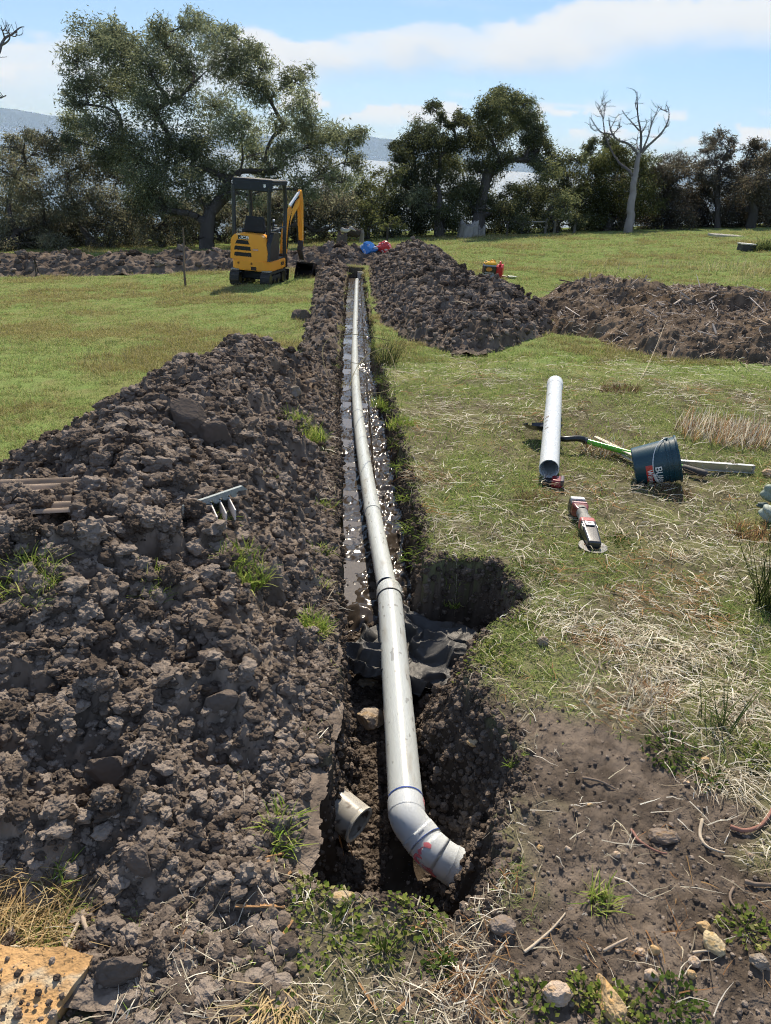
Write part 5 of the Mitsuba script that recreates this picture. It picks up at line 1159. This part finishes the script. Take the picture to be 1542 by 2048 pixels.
tree('bushy_tree', (325, 492), 31, [(290, 425, 42), (350, 425, 42), (300, 470, 38), (365, 465, 38), (275, 500, 28), (340, 490, 28), (385, 440, 32), (320, 400, 34)], 'low dark thicket under the left side of the huge wattle', 'tree', GREY, base_r=.14, dens=560, L=.12, W=.034, seed=4, thick=1.2)
tree('bushy_tree', (600, 482), 31.5, [(555, 415, 38), (610, 405, 42), (650, 385, 38), (590, 450, 34), (640, 435, 38), (680, 415, 38), (560, 462, 24), (525, 440, 30), (480, 430, 34), (500, 465, 26), (450, 410, 30), (690, 450, 24), (630, 465, 20)], 'thin twiggy grey tree right of the excavator arm', 'tree', GREY, base_r=.14, dens=420, L=.12, W=.032, seed=5, twig=20, thick=1.3)
tree('bushy_tree', (735, 468), 33, [(705, 385, 32), (735, 365, 28), (760, 395, 38), (720, 425, 36), (775, 430, 38), (745, 452, 26), (790, 350, 26), (700, 455, 18), (755, 345, 16)], 'loose small green tree in the gap before the bright water', 'tree', [(.12, .14, .06), (.09, .11, .05), (.15, .16, .07)], base_r=.12, dens=470, L=.12, W=.034, seed=6, thick=1.2)
tree('shrub', (775, 465), 31, [(760, 448, 14), (785, 445, 15), (805, 450, 12), (770, 455, 10)], 'low round olive shrub in front of the treeline beside the middle gap', 'shrub', [(.15, .17, .07), (.12, .14, .055)], base_r=.05, dens=900, L=.07, W=.03, seed=7)
tree('she_oak', (955, 462), 34, [(1010, 202, 34), (985, 215, 32), (1042, 212, 28), (960, 238, 30), (1015, 245, 40), (1060, 245, 32), (1082, 285, 28), (1055, 300, 30), (980, 275, 40), (1000, 320, 34), (942, 285, 34), (1078, 325, 24), (960, 345, 38), (1095, 300, 14), (1062, 270, 30), (930, 395, 42), (975, 425, 34), (1015, 425, 30), (1058, 395, 36), (1035, 440, 30), (900, 330, 38), (1000, 190, 20)],
     'tall dark she-oak with billowing crown in the middle of the treeline', 'tree', DARKG, [(958, 430), (965, 395), (975, 350)], .30, 1050, .15, .03, .5, seed=8, twig=14, thick=1.3)
tree('she_oak', (880, 462), 33.5, [(865, 218, 20), (880, 235, 16), (920, 232, 20), (905, 245, 20), (935, 240, 16), (850, 262, 34), (820, 290, 32), (798, 310, 26), (870, 288, 38), (910, 288, 32), (830, 338, 42), (880, 350, 42), (800, 365, 36), (840, 400, 44), (795, 415, 34), (835, 445, 34), (890, 435, 36), (785, 290, 16)], 'grey-green she-oak joined to the left of the tallest middle tree', 'tree', [(.08, .095, .05), (.065, .08, .042), (.10, .115, .06)], [(878, 430), (880, 390)], .22, 980, .15, .03, .5, seed=9, twig=13, thick=1.3)
tree('bushy_tree', (1110, 458), 35, [(1110, 328, 34), (1132, 345, 32), (1090, 345, 30), (1108, 388, 40), (1130, 418, 34), (1088, 425, 34), (1148, 388, 22), (1150, 318, 18), (1100, 448, 26), (1160, 440, 22)], 'dark rounded tree right of the tallest middle tree', 'tree', DARKG, base_r=.18, dens=760, L=.14, W=.032, seed=10, thick=1.2)
tree('bushy_tree', (1215, 456), 36, [(1210, 328, 32), (1250, 318, 32), (1180, 348, 34), (1225, 358, 44), (1285, 335, 32), (1170, 398, 38), (1215, 408, 44), (1270, 388, 42), (1180, 438, 34), (1240, 438, 34), (1302, 365, 32), (1290, 418, 38)], 'broad dome shaped green tree behind the dead tree', 'tree', [(.10, .115, .045), (.075, .09, .038), (.125, .135, .055)], base_r=.2, dens=720, L=.14, W=.034, seed=11, thick=1.2)
tree('gum_sapling', (1195, 456), 38, [(1188, 288, 16), (1212, 284, 18), (1234, 298, 16), (1178, 300, 14), (1170, 318, 14), (1222, 300, 14), (1195, 325, 16)], 'flat topped young gum peeping over the dome shaped tree', 'tree', DARKG, [(1195, 400), (1193, 340)], .08, 900, .15, .034, seed=12)
tree('bushy_tree', (1335, 455), 36.5, [(1340, 328, 24), (1370, 322, 26), (1350, 358, 34), (1322, 348, 28), (1392, 348, 32), (1330, 398, 38), (1372, 400, 34), (1312, 438, 34), (1370, 440, 30), (1400, 392, 22)], 'dark brown-green tree right of the dead tree', 'tree', BRONZE, base_r=.18, dens=720, L=.14, W=.03, seed=13, thick=1.3)
tree('gum_sapling', (1435, 455), 36, [(1420, 280, 17), (1440, 270, 18), (1455, 284, 15), (1430, 298, 20), (1410, 298, 13), (1450, 312, 16), (1425, 328, 20), (1446, 345, 20), (1420, 365, 16), (1462, 300, 11), (1405, 345, 14)], 'slender bronze gum with a small umbrella crown near the right edge', 'tree', BRONZE, [(1436, 420), (1434, 380), (1438, 340)], .13, 700, .14, .03, seed=14, twig=16, thick=1.4)
tree('bushy_tree', (1500, 455), 35.5, [(1500, 298, 20), (1522, 293, 20), (1482, 338, 28), (1512, 328, 32), (1545, 325, 32), (1470, 372, 32), (1512, 378, 38), (1555, 375, 40), (1480, 420, 38), (1532, 425, 40), (1448, 432, 26), (1580, 420, 40)], 'very dark bronze tree mass at the right edge', 'tree', BRONZE, base_r=.2, dens=800, L=.14, W=.032, seed=15, thick=1.2)
tree('bushy_tree', (1385, 452), 37, [(1400, 430, 28), (1345, 440, 26), (1430, 440, 24), (1290, 445, 22), (1375, 425, 24), (1320, 432, 26), (1465, 445, 24)], 'low brown twiggy thicket between the slender gum and the dead tree', 'tree', [(.10, .085, .07), (.08, .07, .055), (.12, .10, .08)], base_r=.1, dens=420, L=.11, W=.024, seed=16, twig=22, thick=1.2)
tree('shrub', (1015, 458), 33, [(1005, 445, 16), (1030, 442, 16), (990, 450, 12), (1045, 450, 12)], 'small pale green shrub at the field edge right of the big stump', 'shrub', [(.15, .16, .09), (.12, .13, .07)], base_r=.04, dens=620, L=.07, W=.026, seed=17)
tree('shrub', (30, 592), 20.5, [(12, 585, 18), (40, 578, 17), (66, 572, 14), (-8, 570, 20), (30, 595, 12)], 'low silvery weed bush in front of the far soil bank at the left edge', 'shrub', [(.20, .20, .13), (.15, .16, .09)], base_r=.02, dens=420, L=.06, W=.022, seed=18)
tree('shrub', (75, 572), 19.5, [(78, 556, 11), (70, 570, 10)], 'thin upright weed right of the silvery weed bush', 'shrub', [(.17, .18, .10), (.13, .14, .07)], base_r=.015, dens=420, L=.06, W=.02, seed=19)


UNDER = [('dark undergrowth thicket at the far left below the bushy trees', -60, 130, 505, 32.5, GREY), ('dark undergrowth thicket below the left side of the huge wattle', 130, 330, 496, 32.8, GREY), ('dark undergrowth thicket behind the excavator', 330, 520, 486, 33.5, GREY), ('twiggy undergrowth between the excavator arm and the fallen log', 520, 690, 478, 33, GREY),
         ('olive undergrowth in the middle gap of the treeline', 690, 850, 470, 35, GUM), ('dark undergrowth under the tallest middle tree', 850, 1060, 464, 36, DARKG), ('dark undergrowth behind the rail fence', 1060, 1230, 458, 37, DARKG), ('brown undergrowth right of the dead tree', 1230, 1400, 456, 38, BRONZE), ('very dark undergrowth at the right edge', 1400, 1600, 454, 37.5, BRONZE)]
for i, (lb, x0, x1, yb, dep, cols) in enumerate(UNDER):
    r2 = np.random.default_rng(600 + i); bl = []
    for row, rr0 in ((-8, 24), (-38, 28), (-72, 28)):
        for px in np.arange(x0, x1, 27): bl.append((px + r2.uniform(-8, 8), yb + row + r2.uniform(-9, 9), rr0 * r2.uniform(.8, 1.2)))
    tree('thicket', ((x0 + x1) / 2, yb), dep, bl, lb, 'undergrowth', np.array(cols) * .85, base_r=.07, dens=520, L=.13, W=.036, seed=60 + i, twig=8, thick=1.2)


def snag(key, depth, limbs, rads, label, base=None):
    k_ = thing(key, label, 'dead tree'); first = True
    for pts, (r0, r1) in zip(limbs, rads):
        rr_ = np.random.default_rng(int(pts[0][0]) + int(pts[-1][1])); dz = 0 if first else rr_.normal(0, .5)
        P_ = np.array([pt(px, py, depth + dz * i / max(1, len(pts) - 1)) for i, (px, py) in enumerate(pts)])
        if first: P_[0, 2] = float(G(P_[0, 0], P_[0, 1])) - .1
        q = spline(P_, 7 * len(P_)); q += (fbm(q * 2.2, 2, 3)[:, None] - .5) * r0 * .9
        m = tube(q, np.linspace(r0, r1, len(q)), 8 if first else 6)
        if not first and len(q) > 20:
            tw_ = []
            for _ in range(4): i = rr_.integers(len(q) // 3, len(q) - 1); e = rr_.normal(size=3) * [1, .6, 1]; e[2] = abs(e[2]) * .8; e = e / np.linalg.norm(e) * rr_.uniform(.25, .6); tw_.append(tube(spline([q[i], q[i] + e * .5 + rr_.normal(0, .04, 3), q[i] + e], 6), np.linspace(.014, .006, 6), 4))
            m = cat([m] + tw_)
        c = np.array([.26, .24, .225] if first else [.14, .13, .125]) * (.55 + .9 * fbm(m[0] * [14, 14, 2], 3, 7)[:, None]); k2 = name(k_ + ('__trunk' if first else '__limb')); scene[k2] = shape(m, 'bark', c, True); first = False
    return k_


snag('dead_tree', 33.5, [[(1259, 456), (1262, 410), (1270, 350), (1279, 308)], [(1278, 312), (1265, 295), (1252, 286), (1239, 282), (1226, 269), (1221, 256), (1217, 236)], [(1228, 271), (1218, 268), (1205, 266), (1192, 253), (1179, 234)], [(1210, 267), (1208, 255), (1204, 230), (1192, 205)], [(1206, 240), (1208, 222), (1209, 213), (1222, 200)],
      [(1221, 258), (1228, 244), (1237, 228)], [(1227, 268), (1235, 259), (1244, 252)], [(1281, 306), (1282, 285), (1282, 266), (1278, 246), (1275, 222), (1274, 184)], [(1279, 262), (1265, 246), (1252, 232), (1244, 220)], [(1284, 302), (1296, 274), (1302, 248), (1302, 232)], [(1302, 250), (1312, 227), (1318, 213)], [(1284, 306), (1290, 298), (1307, 282), (1328, 259), (1338, 235), (1331, 210)],
      [(1334, 224), (1327, 220), (1319, 219)], [(1264, 352), (1250, 335), (1239, 326), (1221, 298), (1208, 272)], [(1282, 280), (1285, 262), (1292, 250), (1290, 238)], [(1277, 300), (1274, 288), (1276, 275)], [(1328, 259), (1333, 254), (1338, 252)], [(1198, 258), (1192, 262), (1186, 258)], [(1275, 222), (1271, 205), (1274, 198)], [(1204, 232), (1198, 222), (1196, 214)], [(1209, 214), (1204, 206), (1206, 200)]],
     [(.21, .10), (.065, .020), (.04, .012), (.034, .012), (.026, .011), (.026, .011), (.024, .010), (.06, .012), (.034, .011), (.048, .016), (.03, .011), (.065, .014), (.03, .012), (.07, .02), (.035, .012), (.04, .012), (.02, .01), (.02, .01), (.02, .01), (.02, .01), (.02, .01)], 'bare grey dead tree with forked limbs standing at the field edge on the right')
snag('dead_tree', 26, [[(-95, 505), (-80, 380), (-60, 260), (-45, 180)], [(-50, 200), (-20, 130), (0, 97), (10, 76), (22, 70), (36, 58), (49, 53)], [(10, 77), (6, 64), (2, 50)], [(22, 70), (30, 73), (34, 68)], [(4, 90), (16, 82), (20, 72), (17, 60), (19, 48)], [(-52, 215), (-20, 202), (0, 196), (13, 190)]],
     [(.25, .14), (.10, .018), (.03, .012), (.02, .01), (.035, .011), (.05, .012)], 'dead tree outside the left edge whose bare grey branch tips reach into the sky')


# stumps, log, post, fence at the field edge
def stump(px, py, depth, w, h, c, label, seed, cat_='stump', key='stump'):
    b_ = pt(px, py, depth); b_[2] = float(G(b_[0], b_[1])); n = 28; rr_ = np.random.default_rng(seed); V = []
    for i, z in enumerate(np.linspace(0, 1, 9)):
        for a in np.arange(n) * 2 * np.pi / n:
            k = 1 + .16 * math.sin(a * 3 + seed) + .10 * math.sin(a * 7 + seed * 2); V.append([math.cos(a) * w * k * (1.12 - .16 * z), math.sin(a) * w * k * (1.12 - .16 * z), z * h * (1 + (.22 * math.sin(a * 2 + seed) + .16 * math.sin(a * 9 + seed)) * (z > .95)) - .05])
    V.append([0, 0, h * .72]); V = np.array(V); f = np.vstack([np.vstack([[[i * n + j, i * n + (j + 1) % n, (i + 1) * n + (j + 1) % n], [i * n + j, (i + 1) * n + (j + 1) % n, (i + 1) * n + j]] for j in range(n)]) for i in range(8)] + [np.array([[8 * n + j, 8 * n + (j + 1) % n, 9 * n] for j in range(n)])])
    single(key, (V + b_, f), 'bark', np.array(c) * (.5 + fbm((V + b_) * [8, 8, 1.5], 3, seed)[:, None]), label, cat_, True)


stump(935, 461, 33, .38, .60, (.30, .29, .27), 'broad grey weathered tree stump at the foot of the tallest middle tree', 1)
stump(962, 461, 33.2, .16, .42, (.27, .26, .24), 'narrow grey stump splinter right of the broad stump', 2)
stump(684, 474, 30, .20, .42, (.13, .11, .10), 'short dark stump left of the fallen log', 3)
stump(724, 469, 30.5, .09, .46, (.30, .28, .26), 'slim grey post stump right of the fallen log', 4)
a_, b_ = pt(690, 462, 30), pt(716, 468, 30.4)
k_ = thing('fallen_log', 'dark fallen log with pale torn wood between the two stumps', 'log'); q = spline([a_, (a_ + b_) / 2 + [0, 0, .03], b_], 10); scene[k_ + '__trunk'] = shape(tube(q, .17, 12), 'bark', (.06, .052, .048), True)
scene[k_ + '__torn_wood'] = shape(tube(spline([pt(684, 459, 29.8), pt(695, 461, 29.7), pt(704, 453, 29.8)], 10), np.linspace(.10, .03, 10), 6), 'bark', (.55, .54, .52), True)
scene[k_ + '__splinter'] = shape(tube([pt(700, 455, 29.7), pt(712, 462, 29.6)], [.07, .02], 5), 'bark', (.50, .48, .46), True)
k_ = thing('rail_fence', 'broken grey rail fence half hidden in the trees at the field edge', 'fence')
for px0, px1, py in ((1047, 1094, 443), (1112, 1152, 438)): add(k_, 'rail', tube([pt(px0, py, 34.2), pt(px1, py + 1, 34.2)], .035, 6), 'bark', (.32, .31, .29))
for px in (1047, 1094, 1112, 1152):
    t0 = pt(px, 440, 34.25); g0 = t0.copy(); g0[2] = float(G(t0[0], t0[1])) - .1; add(k_, 'post', tube([g0, t0 + [0, 0, .06]], .06, 7), 'bark', (.20, .19, .175))
b_ = at(1491, 502); k_ = thing('crate', 'small black topped box lying in the grass at the far right', 'box'); M = frame(*b_, yaw=8)
scene[k_ + '__body'] = shape(xf(box(0, 0, .09, .42, .3, .18, .02), M), 'rubber', (.05, .05, .05), 40); scene[k_ + '__lid'] = shape(xf(box(0, 0, .195, .46, .34, .035, .008), M), 'plastic', (.5, .49, .44), 40)
b_ = at(1455, 474); single('concrete_slab', xf(box(0, 0, .03, 1.3, .7, .10, .02), frame(*b_, yaw=5)), 'soil', (.42, .41, .37), 'pale flat slab lying in the far grass on the right', 'slab', 30)
b_ = at(1525, 500); k_ = tuft('grass_tuft', 1528, 502, 'dark green tussock beside the black topped box at the far right', 'grass tuft', 220, .45, .25, [(.08, .11, .04), (.12, .15, .06)], .02, seed=70)

# ------------------------------------------------------------------ mini excavator
k_ = EX = thing('mini_excavator', 'orange mini excavator with black canopy seen from behind in the paddock', 'excavator')
e_ = at(517, 567); EM = frame(e_[0], e_[1], float(G(e_[0], e_[1])) - .02, yaw=-8.5, roll=-1.0) @ np.diag([.90, .90, .90, 1])
ORG, BLK, MUDC = (.86, .37, .045), (.018, .02, .024), (.10, .09, .08)


def part(nm, m, mat, c, smooth=35, label=None, of=None): return add(of or EX, nm, xf(m, EM), mat, c, smooth, label)


def stadium(L, H, n=12):
    r0 = H / 2; a = np.linspace(-np.pi / 2, np.pi / 2, n); q = [(L / 2 - r0 + r0 * math.cos(t), r0 * math.sin(t)) for t in a] + [(-L / 2 + r0 - r0 * math.cos(t), -r0 * math.sin(t)) for t in a]
    return Polygon(q)


def yz(poly, x0, w):
    m = trimesh.creation.extrude_polygon(poly, w, engine='earcut'); v_ = np.array(m.vertices); return np.stack([x0 - w / 2 + v_[:, 2], v_[:, 0], v_[:, 1]], 1), np.array(m.faces)


for s_ in (-1, 1):
    P_ = stadium(1.36, .36); per = P_.exterior.length; pads = []
    for i in range(30):
        q0 = P_.exterior.interpolate(i / 30 * per); q1 = P_.exterior.interpolate((i / 30 * per + .01) % per); an = math.degrees(math.atan2(q1.y - q0.y, q1.x - q0.x)); pads.append(xf(box(0, 0, 0, .225, .028, .022), mv(s_ * .375, q0.x, .19 + q0.y) @ rot([1, 0, 0], an)))
    tk = part('track', yz(P_.difference(stadium(1.26, .26)), s_ * .375, .22), 'rubber', (.030, .030, .030), 30); add(tk, 'track_pads', xf(cat([(m_[0] + [0, 0, .19 - .19], m_[1]) for m_ in pads]), EM), 'rubber', (.05, .047, .044))
    scene[tk] = shape(xf((lambda m_: (m_[0] + [0, 0, .19], m_[1]))(yz(P_.difference(stadium(1.26, .26)), s_ * .375, .22)), EM), 'rubber', (.030, .030, .030), 30)
    add(tk, 'track_frame', xf(box(s_ * .375, 0, .19, .12, 1.1, .16, .02), EM), 'rubber', (.03, .032, .035), 30)
    for i, yy in enumerate((-.5, -.2, .1, .5)): add(tk, 'roller', xf(tube([[s_ * .375 - .1, yy, .19 if abs(yy) > .4 else .13], [s_ * .375 + .1, yy, .19 if abs(yy) > .4 else .13]], .12 if abs(yy) > .4 else .06, 18), EM), 'metal', MUDC)
    add(tk, 'dried_mud', xf(box(s_ * .375, -.5, .385, .20, .20, .03, .01), EM), 'soil', (.42, .40, .36), 30)
part('undercarriage', box(0, 0, .25, .62, .6, .18, .03), 'rubber', (.02, .022, .025)); part('slew_ring', tube([[0, 0, .32], [0, 0, .42]], .27, 32), 'metal', (.03, .032, .035))
plan = Polygon([(-.49, .58), (-.49, -.36)] + [(-.49 + .24 - .24 * math.cos(t), -.38 - .24 * math.sin(t)) for t in np.linspace(0, np.pi / 2, 9)] + [(.49 - .24 + .24 * math.sin(t), -.38 - .24 * math.cos(t)) for t in np.linspace(0, np.pi / 2, 9)] + [(.49, .58)])
def extr(poly, z0, z1): m = trimesh.creation.extrude_polygon(poly, z1 - z0, engine='earcut'); v_ = np.array(m.vertices); v_[:, 2] += z0; return v_, np.array(m.faces)


cw = part('counterweight', cat([extr(plan.buffer(-.03), .38, .41), extr(plan, .41, .60), extr(plan.buffer(-.02), .60, .62)]), 'gloss', ORG, 30, 'heavy orange counterweight belt round the rear')
for x_ in (-.28, .04): add(cw, 'bolt_hole', xf(tube([[x_, -.628, .54], [x_, -.618, .54]], .025, 16), EM), 'rubber', (.25, .09, .02))
add(cw, 'tow_eye', xf(box(.09, -.617, .435, .13, .014, .08, .005), EM), 'rubber', (.05, .03, .02)); add(cw, 'number', xf(xf(meshkit.text_mesh('8018', .075, .003, True), mv(.492, .20, .475) @ rot([0, 0, 1], 90) @ rot([1, 0, 0], 90)), EM), 'rubber', (.03, .03, .035))
part('deck', box(0, .1, .635, .94, .9, .03, .01), 'rubber', (.03, .032, .035))
hp = [(-.485, .62), (-.475, .98)] + [(-.475 + .20 - .20 * math.cos(t), .99 + .20 * math.sin(t)) for t in np.linspace(.1, np.pi / 2, 9)] + [(.38 - .22 + .22 * math.sin(t), .97 + .22 * math.cos(t)) for t in np.linspace(0, 1.45, 9)] + [(.42, .80), (.41, .62)]
hd = part('engine_hood', xf(prism(hp, .42), mv(0, -.60, 0)), 'gloss', ORG, 40, 'orange engine hood at the rear')
for z, xa, xb, tp in ((1.00, -.36, -.02, .04), (.865, -.39, .02, .025), (.73, -.39, .035, .02)): add(hd, 'vent', xf(xf(prism([(xa, z - .04), (xb, z - .04), (xb - tp, z + .045), (xa + tp, z + .045)], .012), mv(0, -.610, 0)), EM), 'rubber', (.014, .015, .017))
add(hd, 'logo_plate', xf(box(-.17, -.603, 1.105, .25, .008, .085, .002), EM), 'gloss', (.02, .022, .03)); add(hd, 'lettering', xf(xf(meshkit.text_mesh('JCB', .062, .003, True), mv(-.27, -.607, 1.075) @ rot([1, 0, 0], 90) @ np.diag([1.45, 1, 1, 1])), EM), 'plastic', (.85, .85, .85), label='white capital lettering on the hood')
add(hd, 'warning_sticker', xf(box(.13, -.603, .855, .13, .004, .03, .001), EM), 'plastic', (.55, .36, .36)); add(hd, 'reflector', xf(box(-.29, -.5985, 1.165, .10, .006, .03, .001), EM), 'plastic', (.85, .6, .35))
part('side_panel', cat([xf(prism([(-.60, .62), (.06, .62), (.08, 1.22), (-.34, 1.24), (-.56, 1.0)], .10), mv(.485, 0, 0) @ rot([0, 0, 1], 90) @ mv(0, 0, 0))]), 'plastic', BLK, 35, 'black side panel behind the right front post')
st_ = part('seat', hull_boxes(box(-.05, -.13, 1.42, .46, .10, .26, .04), box(-.05, -.12, 1.25, .50, .16, .1, .03)), 'rubber', (.016, .018, .021)); add(st_, 'cushion', xf(box(-.05, .08, 1.14, .48, .40, .12, .04), EM), 'rubber', (.016, .018, .021))
for x_ in (-.33, .27): part('console', box(x_, .08, 1.12, .12, .42, .3, .03), 'plastic', BLK); part('lever', tube([[x_, .24, 1.25], [x_ + .01, .27, 1.45]], .016, 10), 'rubber', BLK); part('lever_knob', lathe([(0, 1.44), (.03, 1.46), (.03, 1.50), (0, 1.52)], 12) if False else xf(lathe([(0, 0), (.028, .015), (.028, .055), (0, .07)], 14), mv(x_ + .01, .27, 1.44)), 'plastic', (.5, .52, .53))
rf = part('canopy', cat([box(0, .10, 2.335, .98, 1.14, .075, .036), hull_boxes(box(0, -.44, 2.30, .96, .08, .06, .028), box(0, -.465, 2.14, .94, .05, .06, .02)), hull_boxes(box(-.455, .1, 2.30, .05, 1.1, .05, .02), box(-.462, .1, 2.27, .03, 1.05, .03, .01)), hull_boxes(box(.455, .1, 2.30, .05, 1.1, .05, .02), box(.462, .1, 2.27, .03, 1.05, .03, .01))]), 'rubber', (.020, .025, .031), 40)
add(rf, 'sticker', xf(box(.30, -.4935, 2.235, .055, .004, .065, .001), EM), 'plastic', (.75, .78, .8))
for pts in ([[-.44, -.45, 1.0], [-.45, -.46, 2.2]], [[.36, -.34, 1.1], [.40, -.45, 2.2]], [[-.43, .62, .65], [-.43, .62, 1.9], [-.43, .55, 2.30]], [[.45, .62, .66], [.45, .62, 1.5], [.45, .60, 1.95], [.45, .50, 2.30]]): part('post', tube(spline(pts, 12) if len(pts) > 2 else pts, .046, 14), 'plastic', (.022, .028, .035))
part('grab_rail', tube([[.44, -.28, 1.28], [.45, .62, 1.34]], .016, 10), 'plastic', (.06, .08, .09)); part('control_panel', box(.30, .42, 1.26, .16, .12, .10, .02), 'plastic', (.10, .11, .12)); part('display', box(.30, .352, 1.36, .07, .012, .03, .003), 'plastic', (.8, .82, .82))


def beam(pts, ws, hs):
    """a box-section beam: pts bend in the plane of y and z, width along x"""
    p = np.asarray(pts, float); t = np.gradient(p, axis=0); t /= np.linalg.norm(t, axis=1, keepdims=True); sx = np.array([1, 0, 0.]); V = []
    for q, tt, w, h in zip(p, t, ws, hs):
        n_ = np.cross(sx, tt); n_ /= np.linalg.norm(n_)
        V += [q - sx * w / 2 - n_ * h / 2, q + sx * w / 2 - n_ * h / 2, q + sx * w / 2 + n_ * h / 2, q - sx * w / 2 + n_ * h / 2]
    f = [[i * 4 + j, i * 4 + (j + 1) % 4, i * 4 + 4 + (j + 1) % 4, i * 4 + 4 + j] for i in range(len(p) - 1) for j in range(4)] + [[3, 2, 1, 0], [len(V) - 4, len(V) - 3, len(V) - 2, len(V) - 1]]
    return np.array(V), np.array([[a, b, c] for a, b, c, d in f] + [[a, c, d] for a, b, c, d in f])


part('king_post', box(.33, .78, .52, .22, .30, .34, .03), 'metal', (.05, .05, .05))
bp = spline([[.34, .86, .62], [.35, .95, 1.1], [.38, 1.08, 1.5], [.46, 1.38, 1.80], [.51, 1.62, 1.95]], 24); part('boom', beam(bp, np.linspace(.15, .11, 24), .12 + .09 * np.sin(np.linspace(.3, 2.8, 24))), 'gloss', ORG, 40, 'orange cranked boom')
part('boom_cylinder', tube([[.34, .98, .75], [.36, 1.20, 1.35]], .035, 14), 'metal', (.55, .5, .4)); part('boom_hose', tube(spline([[.43, .9, .8], [.44, 1.0, 1.3], [.48, 1.25, 1.86], [.53, 1.5, 2.0]], 14), .016, 8), 'rubber', (.02, .02, .02))
part('dipper_cylinder', tube([[.40, 1.12, 1.78], [.50, 1.52, 2.08]], .040, 14), 'metal', (.78, .80, .80)); part('dipper_cylinder_rod', tube([[.50, 1.52, 2.08], [.52, 1.60, 2.14]], .022, 12), 'metal', (.85, .85, .85))
dp = [[.52, 1.60, 2.16], [.525, 1.63, 1.9], [.53, 1.70, 1.4], [.54, 1.78, .82]]; part('dipper', beam(dp, [.085, .11, .11, .09], [.07, .19, .16, .10]), 'gloss', ORG, 30, 'orange dipper arm hanging straight down')
part('dipper_hose', tube(spline([[.46, 1.52, 2.0], [.465, 1.55, 1.5], [.48, 1.68, .95]], 12), .014, 8), 'rubber', (.02, .02, .02)); part('link', beam([[.54, 1.72, .95], [.56, 1.6, .72], [.62, 1.62, .5]], [.12, .13, .12], [.06, .08, .07]), 'metal', (.06, .06, .06))
prof = [(.0, .45), (.34, .40), (.44, .22), (.36, .03), (.10, -.04), (-.22, -.02), (-.22, .01), (.09, .0), (.32, .06), (.39, .22), (.31, .36), (.0, .41)]
def shift(q): return Polygon([(a + 1.55, b) for a, b in q])


bk = part('digging_bucket', yz(shift(prof), .72, .46), 'metal', (.030, .030, .033), 30, 'dark open digging bucket resting on the ground')
for x_ in (.495, .945): add(bk, 'side_plate', xf((lambda m_: (m_[0] + [0, 0, 0], m_[1]))(yz(shift(prof[:6] + [(-.2, .05)]), x_, .015)), EM), 'metal', (.03, .03, .033))
for i in range(4): add(bk, 'tooth', xf(hull_boxes(box(.54 + i * .12, 1.33, .0, .05, .06, .03), box(.54 + i * .12, 1.24, -.005, .03, .02, .01)), EM), 'metal', (.12, .11, .1))
bl = part('dozer_blade', hull_boxes(box(0, .90, .20, .98, .03, .26, .01), box(0, .87, .05, .98, .03, .04, .01)), 'metal', (.04, .04, .042), 30); add(bl, 'arm', xf(box(-.2, .7, .2, .07, .4, .08, .01), EM), 'metal', (.04, .04, .04)); add(bl, 'arm', xf(box(.2, .7, .2, .07, .4, .08, .01), EM), 'metal', (.04, .04, .04))
for i, (px, py, s_) in enumerate(((598, 640, .11), (643, 552, .16), (728, 268, 0))):
    if s_: b_ = at(px, py); m = rock(np.random.default_rng(90 + i), 3, .35, 1.3, .3); k = name(HB + '__clod'); scene[k] = shape(xf((m[0] * [s_, s_, s_ * .9], m[1]), mv(b_[0], b_[1], b_[2] + s_ * .5)), 'soil', np.array((.13, .11, .097)) * (.7 + .6 * fbm(m[0] * 3, 3)[:, None]))
